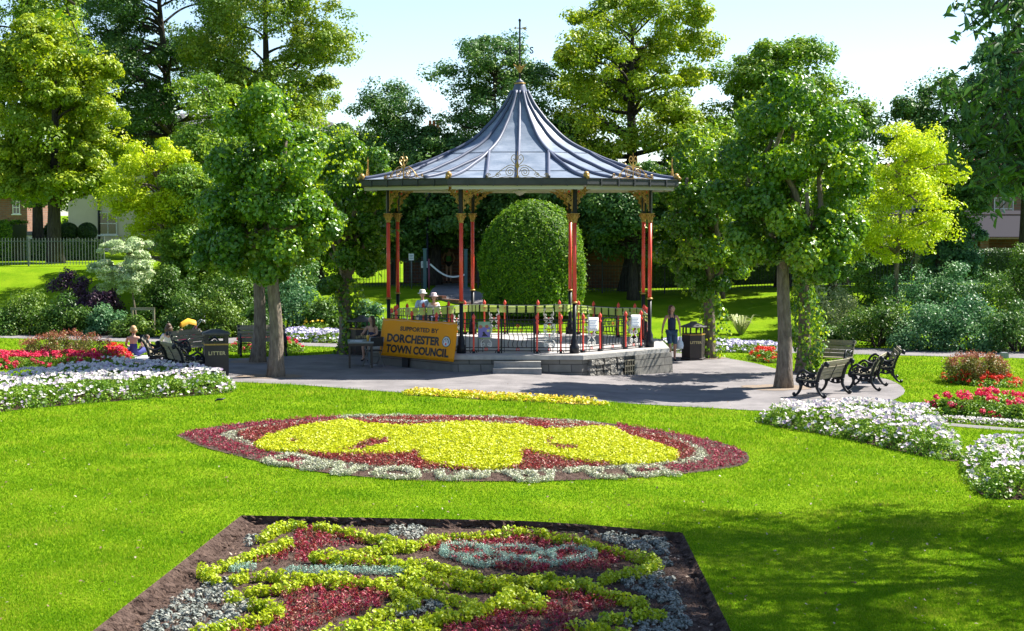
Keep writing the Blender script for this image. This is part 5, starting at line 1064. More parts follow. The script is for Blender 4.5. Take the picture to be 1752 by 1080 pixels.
# ================================================================== BENCHES
def bench():
    r = empty('park_bench', (0, 0, 0)); W = .68
    def yz(p): return [(0, a, b) for a, b in p]
    for s in (-1, 1):
        T = Matrix.Translation((s * W, 0, 0)); e = MB()
        e.tube(bez(yz([(.20, .40), (.23, .55), (.30, .72), (.40, .87), (.47, .86), (.45, .79)]), 4), [.046] * 8 + [.042] * 8 + [.05] * 5, 6, M=T)
        e.tube(bez(yz([(-.30, .40), (-.15, .43), (.02, .38), (.20, .40)]), 4), .042, 6, M=T)
        e.tube(bez(yz([(-.30, .40), (-.36, .47), (-.34, .55), (-.28, .62), (-.18, .67), (-.08, .62), (.04, .58), (.16, .61), (.25, .64)]), 3), .032, 6, M=T)
        for (a, b, q, w_) in ((-.20, .54, .075, 1.6), (-.05, .50, .065, 1.5), (.09, .50, .06, 1.5), (-.27, .47, .045, 1.3), (.02, .56, .035, 1.2), (-.20, .33, .05, 1.4), (-.07, .32, .045, 1.4), (.06, .32, .045, 1.4), (.16, .47, .035, 1.2)):
            e.tube([(0, a + p[0], b + p[2]) for p in spiral(0, 0, q, w_, a * 9, 1 if b > .4 else -1)], .021, 5, M=T)
        e.tube(bez(yz([(-.27, .36), (-.1, .27), (.1, .27), (.2, .36)]), 4), .022, 5, M=T)
        fr = e.build('end_frame', m_black, r)
        MB().ball((s * W, -.33, .42), (.045, .085, .09), 10).build('arm_knuckle', m_black, fr)
        MB().tube(bez([(s * W, -.29, .38), (s * W, -.26, .25), (s * W, -.33, .10), (s * W, -.42, .03), (s * W, -.46, .06), (s * W, -.43, .09)], 3), [.05, .047, .044, .041, .038, .036, .034, .033, .033, .035, .038, .04, .042, .04, .034, .028], 6).build('leg', m_black, r)
        MB().tube(bez([(s * W, .19, .38), (s * W, .19, .25), (s * W, .28, .10), (s * W, .38, .03), (s * W, .42, .06), (s * W, .39, .09)], 3), [.05, .047, .044, .041, .038, .036, .034, .033, .033, .035, .038, .04, .042, .04, .034, .028], 6).build('leg', m_black, r)
    st = MB()
    for i in range(5): st.box(-W - .05, W + .05, -.30 + i * .098, -.22 + i * .098, .435 - .012 * math.sin(i * .8), .46 - .012 * math.sin(i * .8))
    st.build('seat', m_wood, r)
    bk = MB()
    for (y, z) in ((.215, .50), (.24, .60), (.285, .70), (.35, .80), (.415, .865)):
        M_ = Matrix.Translation((0, y - .03, z)) @ Matrix.Rotation(-.32, 4, 'X'); bk.box(-W - .05, W + .05, -.013, .013, -.044, .044, M_)
    bk.build('backrest', m_wood, r)
    c = MB(); c.box(-.02, .02, -.26, .2, .415, .432); c.tube([(0, .2, .42), (0, .27, .6), (0, .38, .80)], .012, 5)
    for s in (-1, 1):
        for i in range(5): c.tube([(s * (.1 + i * .11) + p[0], -.28, .36 + p[2]) for p in spiral(0, 0, .045, 1.3, i, s)], .011, 4)
    c.tube([(-W, -.28, .40), (W, -.28, .40)], .014, 5); c.build('stretcher', m_black, r); return r
BL = [((1408, 677), 232, 'scroll armed bench nearest the camera on the right, its slatted back turned this way'), ((1484, 665), 250, 'scroll armed bench seen end on, right of the one with its back turned this way'), ((1512, 652), 262, 'farthest right scroll armed bench, its top rail catching the sun'), ((1414, 637), -32, 'scroll armed bench facing this way beside the ivy covered trunk'),
      ((270, 632), 100, 'leftmost scroll armed bench behind the white petunias'), ((312, 644), 120, 'scroll armed bench close behind the square litter bin, back turned this way'), ((334, 619), 62, 'scroll armed bench just beyond the square litter bin under the yellow hood'), ((449, 609), 14, 'scroll armed bench behind the two left hand tree trunks')]
b0 = None
for (p, rz, l) in BL:
    o = bench() if b0 is None else copy_tree(b0)
    if b0 is None: b0 = o
    x, y = G(*p); o.location = (x, y, h1(x, y) + .012); o.rotation_euler = (0, 0, rad(rz)); tag(o, l, 'bench', 'cast iron park benches')

# ================================================================== LITTER BINS
m_bin = mat('bin_brown_black', (.028, .020, .019), .5, col2=(.038, .029, .027), scale=4)
m_binlid = mat('bin_lid', (.055, .052, .056), .55, col2=(.10, .095, .095), scale=5)
m_binside = mat('bin_inside', (.008, .008, .008), .9)
m_letter = mat('gilt_letters', (.62, .52, .25), .45)
def place(o, px, py, rz=0): x, y = G(px, py); o.location = (x, y, h1(x, y) + .012); o.rotation_euler = (0, 0, rad(rz)); return o
def square_bin(label):
    r = empty('litter_bin', (0, 0, 0), 0, label, 'litter bin', 'litter bins'); w_ = .31
    MB().box(-w_ + .01, w_ - .01, -w_ + .01, w_ - .01, 0, .06).build('plinth', m_binside, r)
    MB().box(-w_, w_, -w_, w_, .06, .86).build('body', m_bin, r)
    MB().box(-w_ - .015, w_ + .015, -w_ - .015, w_ + .015, .855, .895).build('gold_band', m_gold, r)
    MB().box(-w_ + .002, w_ - .002, -w_ + .002, w_ - .002, .896, .93).build('rim', m_bin, r)
    h_ = MB()
    for sx in (-1, 1):
        for sy in (-1, 1): h_.box(min(sx * w_, sx * (w_ - .10)), max(sx * w_, sx * (w_ - .10)), min(sy * w_, sy * (w_ - .10)), max(sy * w_, sy * (w_ - .10)), .93, 1.09)
    h_.box(-w_, w_, -w_, w_, 1.09, 1.14); h_.build('hood', m_bin, r)
    MB().box(-w_ - .05, w_ + .05, -w_ - .05, w_ + .05, 1.14, 1.175).add([(-w_ - .04, -w_ - .04, 1.176), (w_ + .04, -w_ - .04, 1.176), (w_ + .04, w_ + .04, 1.176), (-w_ - .04, w_ + .04, 1.176), (-.1, -.1, 1.26), (.1, -.1, 1.26), (.1, .1, 1.26), (-.1, .1, 1.26)], [(0, 1, 5, 4), (1, 2, 6, 5), (2, 3, 7, 6), (3, 0, 4, 7), (4, 5, 6, 7), (3, 2, 1, 0)]).build('lid', m_binlid, r)
    MB().mesh(text_mesh('LITTER', .135, bold=.003, depth=.003, width=1.1), Matrix.Translation((0, -w_ - .004, .60)) @ Matrix.Rotation(PI / 2, 4, 'X')).build('lettering', m_letter, r)
    return r
place(square_bin('square brown black litter bin with gold band beside the white petunias'), 370, 645, 14)
def hex_bin(label):
    r = empty('litter_bin', (0, 0, 0), 0, label, 'litter bin', 'litter bins'); a0 = 0.
    MB().lathe([(.40, 0), (.40, .05), (.37, .07), (.37, .78)], 6, rot=a0, smooth=False).build('body', m_bin, r); MB().lathe([(.385, .782), (.385, .815)], 6, rot=a0, smooth=False).build('gold_band', m_gold, r)
    h_ = MB()
    for k in range(6): a = a0 + k * PI / 3; h_.tube([(.33 * math.cos(a), .33 * math.sin(a), .8), (.33 * math.cos(a), .33 * math.sin(a), 1.02)], .03, 5)
    h_.build('hood', m_bin, r); MB().lathe([(.44, 1.02), (.44, 1.05), (.12, 1.16), (.10, 1.20)], 6, rot=a0, smooth=False).build('lid', m_binlid, r)
    MB().mesh(text_mesh('LITTER', .11, bold=.003, depth=.003, width=1.1), Matrix.Translation((0, -.325, .52)) @ Matrix.Rotation(PI / 2, 4, 'X')).build('lettering', m_letter, r)
    return r
place(hex_bin('six sided litter bin left of the ivy footed trunk, near the walking woman'), 1186, 616, 8)
place(hex_bin('litter bin whose grey lid shows behind the woman at the table'), 619, 607, 5)

# ================================================================== BANNER, NOTICES, SIGNS
m_banner = leafmat('yellow_banner', (.98, .50, .012), (.98, .50, .012), trans=.5, rough=.5)
m_ink = mat('black_ink', (.02, .02, .02), .6); m_paper = mat('white_paper', (.72, .74, .78), .7); m_inkblue = mat('blue_ink', (.12, .20, .36), .7)
def quad_map(c):      # bilinear map of the unit square onto four corners (top left, top right, bottom right, bottom left)
    TL, TR, BR_, BL_ = [Vector(q) for q in c]; nrm = (TR - TL).cross(BL_ - TL).normalized(); nrm = nrm if nrm.y < 0 else -nrm
    def f(u, v, d=0): wv = .02 * math.sin(u * 9 + 1) * (v - .2) + .012 * math.sin(u * 21 + v * 5); return (TL * (1 - u) * (1 - v) + TR * u * (1 - v) + BR_ * u * v + BL_ * (1 - u) * v) + nrm * (d + wv)
    return f
def P3(px, py, Y): a, b = P(px, py, Y); return (a, Y, b)
bq = quad_map([P3(656, 544.5, 48.1), P3(783.5, 552.5, 45.95), P3(776.3, 619.5, 45.95), P3(649.6, 607.5, 48.1)])
def cloth(mb, f, nu=26, nv=10, th=.012):
    vs = [f(i / nu, j / nv, d) for d in (th, 0) for j in range(nv + 1) for i in range(nu + 1)]; N = (nu + 1) * (nv + 1); fs = []
    for j in range(nv):
        for i in range(nu): a = j * (nu + 1) + i; fs += [(a, a + 1, a + nu + 2, a + nu + 1), (a + N, a + nu + 1 + N, a + nu + 2 + N, a + 1 + N)]
    bd = [i for i in range(nu + 1)] + [j * (nu + 1) + nu for j in range(1, nv + 1)] + [nv * (nu + 1) + i for i in range(nu - 1, -1, -1)] + [j * (nu + 1) for j in range(nv - 1, 0, -1)]
    for k in range(len(bd)): a, b = bd[k], bd[(k + 1) % len(bd)]; fs.append((a, b, b + N, a + N))
    return mb.add(vs, fs, True)
ban = cloth(MB(), bq).build('banner', m_banner); tag(ban, 'yellow cloth banner with black capitals hung on the railing left of the steps', 'banner')
def fit(txt, u0, u1, v0, v1, f, d, bold=.03, mbx=None):
    me = text_mesh(txt, 1., bold=bold, depth=0); xs = [v.co.x for v in me.vertices]; ys = [v.co.y for v in me.vertices]; a, b, c, e = min(xs), max(xs), min(ys), max(ys)
    bm = bmesh.new(); bm.from_mesh(me); bmesh.ops.triangulate(bm, faces=bm.faces); bmesh.ops.subdivide_edges(bm, edges=[g for g in bm.edges if g.calc_length() > .15], cuts=2); bm.to_mesh(me); bm.free()
    mb = mbx or MB(); return mb.add([f(u0 + (v.co.x - a) / (b - a) * (u1 - u0), v1 - (v.co.y - c) / (e - c) * (v1 - v0), d) for v in me.vertices], [list(p.vertices) for p in me.polygons])
mb = fit('SUPPORTED BY', .255, .765, .185, .305, bq, .018, .035); fit('DORCHESTER', .085, .805, .395, .625, bq, .018, .045, mb); fit('TOWN COUNCIL', .09, .925, .685, .905, bq, .018, .045, mb); mb.build('lettering', m_ink, ban)
def disc(f, u, v, ru, rv, d, n=20): return [f(u + ru * math.cos(2 * PI * i / n), v + rv * math.sin(2 * PI * i / n), d) for i in range(n)], [list(range(n))]
cr = MB().add(*disc(bq, .885, .50, .052, .145, .018)).build('crest', m_ink, ban)
MB().add(*disc(bq, .885, .50, .046, .128, .021)).build('crest_ring', mat('crest_pale', (.50, .56, .62), .6), cr)
MB().add(*disc(bq, .885, .50, .032, .09, .024)).build('crest_field', m_ink, cr)
def poly_uv(f, pts, d): return [f(u, v, d) for u, v in pts], [list(range(len(pts)))]
cw = MB()
for a, b in ((.862, .874), (.880, .892), (.898, .908)): cw.add(*poly_uv(bq, [(a, .45), (b, .45), (b, .54), (a, .54)], .027))
cw.add(*poly_uv(bq, [(.862, .50), (.908, .50), (.908, .58), (.862, .58)], .026)); cw.add(*poly_uv(bq, [(.880, .42), (.892, .42), (.892, .45), (.880, .45)], .027)); cw.build('castle', m_paper, cr); MB().add(*poly_uv(bq, [(.876, .53), (.894, .53), (.894, .58), (.885, .60), (.876, .58)], .030)).build('shield', m_red, cr)
rp = MB()
for (u, v) in ((0, 0), (.33, 0), (.66, 0), (1, 0)): q = Vector(bq(u, v, .0)); rp.tube([q + Vector((0, -.02, -.04)), q + Vector((.01, .03, .02)), q + Vector((.0, .12, .07))], .009, 5)
rp.tube([bq(u, .035 + .01 * math.sin(u * 30), .016) for u in np.linspace(.01, .99, 30)], .004, 4)
rp.build('tie_cord', m_paper, ban)
SM = Matrix.Translation((BX, BY, 0)) @ Matrix.Rotation(BR, 4, 'Z')
def on_bay(k, x0, x1, z0, z1, out=.05, skew=0):
    M_ = SM @ face_m(k, RC * APT + out); return [M_ @ Vector((x0, 0, FL + z1)), M_ @ Vector((x1, 0, FL + z1 + skew)), M_ @ Vector((x1, 0, FL + z0 + skew)), M_ @ Vector((x0, 0, FL + z0))]
def flat(c):
    TL, TR, BR_, BL_ = [Vector(q) for q in c]; n = (TR - TL).cross(BL_ - TL).normalized(); n = n if n.y < 0 else -n
    return lambda u, v, d=0: TL * (1 - u) * (1 - v) + TR * u * (1 - v) + BR_ * u * v + BL_ * (1 - u) * v + n * d
pf = flat(on_bay(0, -1.10, -.76, .40, .88)); po = cloth(MB(), pf, 2, 2, .006).build('poster', mat('poster_green', (.38, .52, .30), .5)); tag(po, 'green and purple event poster on the front railing left of the steps', 'poster')
MB().add(*poly_uv(pf, [(.03, .32), (.97, .30), (.97, .90), (.03, .92)], .009)).build('purple_panel', mat('poster_purple', (.20, .17, .48), .5), po)
MB().add(*disc(pf, .22, .30, .15, .10, .011)).add(*disc(pf, .72, .28, .15, .10, .011)).build('brown_disc', mat('poster_brown', (.42, .14, .09), .5), po)['kind'] = 'stuff'
MB().add(*disc(pf, .82, .52, .12, .08, .011)).build('yellow_disc', mat('poster_yellow', (.60, .60, .18), .5), po)
MB().add(*poly_uv(pf, [(.30, .86), (.42, .70), (.36, .62), (.50, .56), (.62, .70), (.85, .86), (.6, .84)], .011)).build('black_figure', m_ink, po)
for i, (a, l) in enumerate(((-.86, 'white paper notice on the right hand railing, nearer the front column'), (.90, 'wavy white paper notice on the right hand railing, nearer the corner column'))):
    nf = flat(on_bay(1, a - .20, a + .20, .60, .98, .05, -.02)); q = cloth(MB(), nf, 6, 4, .006).build('notice', m_paper); tag(q, l, 'notice', 'paper notices on the railing')
    t = MB(); [t.add(*poly_uv(nf, [(.12, .2 + j * .12), (.88 - .1 * (j % 3), .2 + j * .12), (.88 - .1 * (j % 3), .235 + j * .12), (.12, .235 + j * .12)], .009)) for j in range(6)]; t.build('print', m_inkblue, q)['kind'] = 'stuff'
bt = MB(); flg = MB()
pts_ = []
for k in (6, 5, 4, 3, 2):
    pts_ += [SM @ (face_m(k, RC * APT - .04) @ Vector((t * 3.0, 0, FL + .96 - .05 * math.cos(t * PI)))) for t in (.45, .15, -.15, -.45)]
pts_ = pts_[::-1]
bt.tube(pts_, .006, 4)
bu = bt.build('bunting', m_paper); tag(bu, 'pale yellow green bunting strung along the far railing of the bandstand', 'bunting')
m_flag = leafmat('bunting_cloth', (.58, .74, .14), (.70, .82, .30), trans=.5)
vs, fs = [], []
for i in range(len(pts_) - 1):
    for j in range(3):
        a = pts_[i].lerp(pts_[i + 1], (j + .12) / 3); b = pts_[i].lerp(pts_[i + 1], (j + .88) / 3); n0 = len(vs); vs += [a, b, b + Vector((0, 0, -.23)), a + Vector((0, .01, -.23))]; fs.append((n0, n0 + 1, n0 + 2, n0 + 3))
np_mesh('flags', np.array([tuple(v) for v in vs]), np.array(fs), m_flag, bu, np.random.default_rng(1).random(len(fs)))['kind'] = 'stuff'
def sign(name, label, cat, px, base, board, top, w_, h_, mb_=m_paper, mp=None, Y=None):
    x, y = G(px, base); z = h1(x, y); k = y / F_PX; zt = CAM_H + (365 - top) * k - z; r = empty(name, (x, y, z), 0, label, cat)
    MB().tube([(0, 0, -.1), (0, 0, zt - h_ * .3)], .025, 6).build('post', mp or m_rail, r); b = MB().box(-w_ / 2, w_ / 2, -.05, -.02, zt - h_, zt).build('board', mb_, r)
    t = MB(); [t.box(-w_ * .38, w_ * (.38 - .12 * (j % 2)), -.054, -.051, zt - h_ * (.3 + .22 * j), zt - h_ * (.22 + .22 * j)) for j in range(3)]; t.build('print', m_inkblue, b)['kind'] = 'stuff'; return r
sign('plant_sign', 'small white sign on a thin post before the dark shrubs at left', 'sign', 350, 573, 0, 530, .27, .16)
sign('gate_notice', 'white notice fixed to the teal post by the park gate', 'sign', 726, 494, 0, 447, .28, .28)
sign('fence_notice', 'white notice on the dark railings left of the gate post', 'sign', 704, 495, 0, 434, .22, .28)
x, y = G(1718, 613); o = MB().box(-.12, .12, -.12, .12, -.05, .17, taper=.012).box(-.09, .09, -.09, .09, .17, .185).build('stone_block', mat('grey_stone_block', (.22, .24, .27), .9, col2=(.3, .31, .33), scale=20, bump=.4), None, (x, y, h1(x, y))); tag(o, 'small grey stone block on the grass at far right beside the path', 'stone block')

# ================================================================== GATE AREA behind the bandstand
m_teal = mat('teal_post', (.06, .14, .16), .5)
for px, top, l in ((727, 427, 'teal gate post carrying the white notice'), (797, 428, 'teal gate post near the clipped yew')):
    x, y = X(px, 72), 72; z = h1(x, y); zt = CAM_H + (365 - top) * 72 / F_PX - z; o = MB().box(-.07, .07, -.07, .07, -.2, zt).box(-.09, .09, -.09, .09, zt, zt + .05).build('gate_post', m_teal, None, (x, y, z)); tag(o, l, 'gate post', 'teal gate posts')
x, y = X(731.5, 73.5), 73.5; z = h1(x, y); lp = empty('lamp_post', (x, y, z), 0, 'slim black lamp post behind the white notice', 'lamp post'); zt = CAM_H - z + .6
MB().lathe([(.09, -.1), (.08, .5), (.05, .55), (.045, zt)], 10).build('pole', m_black, lp); MB().lathe([(.05, zt), (.14, zt + .08), (.17, zt + .32), (.05, zt + .46), (.02, zt + .55)], 8).build('lantern', m_glass, lp)
x, y = X(734, 71.5), 71.5; z = h1(x, y); o = MB().tube([(0, 0, -.1), (0, 0, 1.28)], .035, 8).box(-.05, .05, -.05, .05, 1.28, 1.31).build('bollard', mat('plum_paint', (.22, .05, .10), .6), None, (x, y, z)); tag(o, 'plum coloured post holding the end of the white tape', 'post')
a, b = Vector(P3(736, 452, 71.4)), Vector(P3(795, 470, 71.4)); tp = MB(); pts = [a.lerp(b, t / 12) + Vector((0, 0, -.28 * math.sin(PI * t / 12))) for t in range(13)]
for i in range(12): p, q = pts[i], pts[i + 1]; tp.box(0, (q - p).length, -.004, .004, -.035, .035, Matrix.Translation(p) @ (q - p).to_track_quat('X', 'Z').to_matrix().to_4x4())
tag(tp.build('barrier_tape', m_paper), 'white tape sagging across the gate path behind the bandstand', 'tape')
sheet('side_path', [(X(735, 70), 69.2), (X(838, 68), 66.8), (X(880, 69), 68.5), (X(815, 71), 70.6), (X(800, 74), 74), (X(790, 80), 80), (X(745, 80), 80), (X(745, 74), 74)], .02, m_tarmac)
rw = MB()
pa = [(X(731, 69), 69.3), (X(760, 68.6), 68.5), (X(790, 68), 67.7), (X(820, 67.4), 67.0), (X(845, 67), 66.4)]
for i in range(4):
    (xa, ya), (xb, yb) = pa[i], pa[i + 1]; L = math.hypot(xb - xa, yb - ya); rw.box(0, L, -.12, .12, 0, .42, Matrix.Translation((xa, ya, h1(xb, yb) - .25)) @ Matrix.Rotation(math.atan2(yb - ya, xb - xa), 4, 'Z'))
tag(rw.build('retaining_wall', m_wallbrick), 'low brick retaining wall edging the path behind the bandstand', 'wall')

# ================================================================== TABLE AND CHAIRS
m_tab = mat('dark_table_wood', (.035, .022, .016), .5); m_tabtop = mat('grey_table_top', (.22, .26, .28), .4); m_chrome = mat('chair_tube', (.45, .45, .46), .3, metal=.8); m_seatf = mat('black_seat', (.02, .02, .022), .7)
x, y = G(617, 628); t = empty('folding_table', (x, y, h1(x, y) + .012), rad(6), 'dark folding table with pale top at the left end of the bandstand', 'table')
MB().box(-.36, .36, -.55, .55, .70, .735).build('table_top', m_tabtop, t); MB().box(-.34, .34, -.53, .53, .62, .70).build('apron', m_tab, t)
for a in (-1, 1):
    for b in (-1, 1): MB().box(a * .31 - .025, a * .31 + .025, b * .48 - .025, b * .48 + .025, 0, .62).build('leg', m_tab, t)
o = MB().box(-.10, .12, -.15, .13, .0, .012).box(-.22, -.12, -.1, .1, 0, .01).build('leaflets', m_paper, None, (x - .05, y - .2, h1(x, y) + .75)); tag(o, 'white leaflets lying on the folding table', 'leaflets')
def fchair(label, x, y, rz):
    r = empty('folding_chair', (x, y, h1(x, y) + .012), rad(rz), label, 'chair', 'folding chairs by the table'); f = MB()
    for s in (-1, 1): f.tube([(s * .21, .24, 0), (s * .2, -.1, .46), (s * .2, .0, .5)], .012, 6).tube([(s * .22, -.24, 0), (s * .22, .12, .5), (s * .22, .22, .84)], .013, 6)
    f.tube([(-.22, .22, .84), (.22, .22, .84)], .013, 6).tube([(-.21, .20, .06), (.21, .20, .06)], .01, 6).tube([(-.21, -.2, .06), (.21, -.2, .06)], .01, 6); f.build('frame', m_chrome, r)
    MB().box(-.19, .19, -.2, .17, .44, .47).build('seat', m_seatf, r); MB().box(-.20, .20, .165, .185, .60, .86, Matrix.Rotation(-.06, 4, 'X')).build('backrest', m_seatf, r); return r
x, y = G(636, 628); fchair('empty black folding chair in front of the banner\'s left end', x + .05, y, -148)
xs_, ys_ = G(634, 617); fchair('folding chair the woman in the dark top is sitting on', xs_ + .02, ys_ + .25, -20)
x, y = G(640, 621); o = MB().box(-.17, .17, -.1, .1, 0, .30).build('cool_box', mat('grey_box', (.20, .24, .28), .6), None, (x, y, h1(x, y) + .013)); tag(o, 'grey box on the tarmac under the empty folding chair', 'box')
o = MB().lathe([(.035, 0), (.04, .15), (.038, .16), (.0, .162)], 10).build('yellow_cup', mat('yellow_cup', (.70, .42, .05), .5), None, (G(617, 628)[0] + .22, G(617, 628)[1] - .1, h1(*G(617, 628)) + .748)); tag(o, 'tall yellow cup on the right end of the folding table', 'cup')

# ================================================================== PEOPLE
m_skin = mat('skin', (.50, .28, .20), .55, col2=(.55, .32, .23), scale=12); m_brown = mat('brown_hair', (.06, .032, .018), .55, col2=(.10, .055, .03), scale=30, stretch=(1, 1, .2)); m_blond = mat('fair_hair', (.42, .24, .10), .55, col2=(.55, .36, .17), scale=30, stretch=(1, 1, .2))
m_navy = mat('navy_cloth', (.012, .022, .07), .8, col2=(.02, .03, .09), scale=9, bump=.2); m_denim = mat('denim', (.03, .075, .14), .85, col2=(.06, .12, .20), scale=14, bump=.2); m_blk = mat('black_cloth', (.012, .012, .016), .8)
m_blue = mat('pale_blue_cloth', (.28, .40, .62), .8, bump=.2, col2=(.34, .46, .66), scale=5); m_wcl = mat('white_cloth', (.72, .70, .68), .8, bump=.2, col2=(.62, .60, .58), scale=5); m_grn = mat('green_cloth', (.10, .30, .09), .8); m_violet = mat('blue_dress', (.035, .045, .20), .8, col2=(.05, .06, .26), scale=6, bump=.2); m_cer = mat('cerise_cloth', (.55, .03, .15), .8); m_hiviz = mat('lime_cloth', (.45, .60, .05), .7); m_eye = mat('dark_eyes', (.01, .01, .01), .2); m_lips = mat('lips', (.35, .10, .09), .5)
def skin(name, J, edges, m, parent, root=0, sub=1, extra=None):
    """one continuous surface grown round a jointed skeleton"""
    names = list(J); me = bpy.data.meshes.new(name); me.from_pydata([J[k][0] for k in names], [(names.index(a), names.index(b)) for a, b in edges], []); o = bpy.data.objects.new(name, me); C.objects.link(o)
    md = o.modifiers.new('s', 'SKIN'); md.use_smooth_shade = True; md.branch_smoothing = .6
    for i, k in enumerate(names): r = J[k][1]; v = me.skin_vertices[0].data[i]; v.radius = r if isinstance(r, tuple) else (r, r); v.use_root = (i == root)
    sb = o.modifiers.new('u', 'SUBSURF'); sb.levels = sub; sb.render_levels = sub; bpy.context.view_layer.update()
    m2 = bpy.data.meshes.new_from_object(o.evaluated_get(bpy.context.evaluated_depsgraph_get())); bpy.data.objects.remove(o); bpy.data.meshes.remove(me)
    if extra:
        bm = bmesh.new(); bm.from_mesh(m2)
        for c, r in extra:
            ret = bmesh.ops.create_uvsphere(bm, u_segments=8, v_segments=6, radius=1, matrix=Matrix.Translation(c) @ Matrix.Diagonal((*r, 1)))
        for f in bm.faces: f.smooth = True
        bm.to_mesh(m2); bm.free()
    m2.name = name; m2.materials.clear(); m2.materials.append(m); q = bpy.data.objects.new(name, m2); C.objects.link(q)
    if parent: q.parent = parent
    return q
BASE = dict(pel=((0, 0, .92), (.125, .095)), wai=((0, 0, 1.06), (.105, .08)), che=((0, 0, 1.24), (.125, .09)), nkb=((0, .01, 1.37), (.07, .06)), nk=((0, .0, 1.43), .045), jaw=((0, -.02, 1.485), (.055, .06)), hd=((0, -.005, 1.55), (.068, .08)), top=((0, .005, 1.61), (.05, .06)))
for s, n in ((1, 'L'), (-1, 'R')):
    BASE.update({'sh' + n: ((s * .155, .01, 1.35), .05), 'el' + n: ((s * .21, .03, 1.09), .036), 'wr' + n: ((s * .23, -.03, .86), .024), 'pa' + n: ((s * .232, -.04, .80), (.018, .03)), 'hip' + n: ((s * .08, 0, .86), .085), 'kn' + n: ((s * .085, -.01, .48), .052), 'ca' + n: ((s * .085, .015, .32), .046), 'an' + n: ((s * .085, .02, .08), .032), 'toe' + n: ((s * .09, -.10, .03), (.035, .02))})
EDG = [('pel', 'wai'), ('wai', 'che'), ('che', 'nkb'), ('nkb', 'nk'), ('nk', 'jaw'), ('jaw', 'hd'), ('hd', 'top')] + [e for n in 'LR' for e in (('che', 'sh' + n), ('sh' + n, 'el' + n), ('el' + n, 'wr' + n), ('wr' + n, 'pa' + n), ('pel', 'hip' + n), ('hip' + n, 'kn' + n), ('kn' + n, 'ca' + n), ('ca' + n, 'an' + n), ('an' + n, 'toe' + n))]
def person(label, loc, rz, scale, pose, clothes, hair=None, hairlong=.0, hat=None, turn=0, group=None, skin_m=m_skin, fists=True, shoes=True):
    r = empty('person', loc, rad(rz), label, 'person', group); r.scale = (scale,) * 3; J = {k: (Vector(v[0]), v[1]) for k, v in BASE.items()}
    for k, v in pose.items(): J[k] = (Vector(v), J[k][1])
    E_ = list(EDG); hc = J['hd'][0]; up = (J['top'][0] - J['nk'][0]).normalized()
    for n in 'LR':                    # four fingers and a thumb at every hand
        p, w_ = J['pa' + n][0], J['wr' + n][0]; d = (p - w_).normalized(); sd = d.cross(Vector((1, 0, 0))); sd = sd.normalized() if sd.length > .1 else Vector((0, 1, 0)); inn = Vector((-1 if n == 'L' else 1, 0, 0)); inn = (inn - d * inn.dot(d)).normalized()
        for i, L in enumerate((.060, .070, .066, .052)):
            a = p + sd * (.027 - .018 * i) + d * .025; b_ = a + d * L * .55 + inn * .006; c = b_ + (d * .6 + inn * .8).normalized() * L * .55
            for q, v, rr in (('a', a, .0095), ('b', b_, .0088), ('c', c, .0072)): J[f'f{n}{i}{q}'] = (v, rr)
            E_ += [('pa' + n, f'f{n}{i}a'), (f'f{n}{i}a', f'f{n}{i}b'), (f'f{n}{i}b', f'f{n}{i}c')]
        a = w_ + d * .03 + sd * .03 + inn * .01; b_ = a + (d * .6 + sd * .5 + inn * .5).normalized() * .04; J[f't{n}a'] = (a, .0105); J[f't{n}b'] = (b_, .009); E_ += [('pa' + n, f't{n}a'), (f't{n}a', f't{n}b')]
    R_ = Matrix.Rotation(rad(turn), 3, 'Z'); fw = R_ @ Vector((0, -1, 0)); si = R_ @ Vector((1, 0, 0))
    ex = [(hc + fw * .088 - up * .018, (.011, .014, .016)), (hc + si * .078 - up * .012, (.010, .016, .026)), (hc - si * .078 - up * .012, (.010, .016, .026)), (hc + fw * .02 + up * .002, (.076, .084, .098))]
    body = skin('body', J, E_, skin_m, r, extra=ex)
    e = MB().ball(hc + fw * .081 + si * .03 + up * .004, (.010, .008, .006), 6).ball(hc + fw * .081 - si * .03 + up * .004, (.010, .008, .006), 6); e.build('eyes', m_eye, body); MB().ball(hc + fw * .083 - up * .052, (.022, .008, .006), 6).build('mouth', m_lips, body)
    for cn, keys, grow, cm in clothes:
        K = {k: J[k] for k in keys if k in J}; K2 = {}
        for k, v in K.items(): rr = v[1] if isinstance(v[1], tuple) else (v[1], v[1]); g_ = grow.get(k, grow['*']); K2[k] = (v[0], (rr[0] + g_, rr[1] + g_))
        ed = [x_ for x_ in E_ if x_[0] in K2 and x_[1] in K2]; skin(cn, K2, ed, cm, r)
    if hair:
        h_ = MB().ball(hc - fw * .022 + up * .030, (.086, .092, .092), 12)
        if hairlong:
            for q in range(9):
                a = (q - 4) * .33; d_ = (-fw * math.cos(a) + si * math.sin(a)); h_.tube([hc + d_ * .06 + up * .03, hc + d_ * .088 - up * .05, hc + d_ * .09 - up * (hairlong * .6 + .02), hc + d_ * .075 - up * hairlong], [.03, .034, .032, .014], 6)
        h_.build('hair', hair, body)
    if hat:
        MB().lathe([(.15, 0), (.155, .012), (.098, .03), (.094, .10), (.07, .125), (.0, .13)], 16, (hc.x, hc.y + .005), z0=hc.z + .035).build('hat', hat, r)
    if shoes:
        for n in 'LR': a, b_ = J['an' + n][0], J['toe' + n][0]; MB().tube([a + (a - b_) * .22 - Vector((0, 0, .045)), a.lerp(b_, .4) - Vector((0, 0, .028)), b_ - Vector((0, 0, .004)), b_ + (b_ - a) * .28 - Vector((0, 0, .012))], [.03, .036, .036, .014], 8, flat=.62).build('shoe', m_blk, r)
    return r
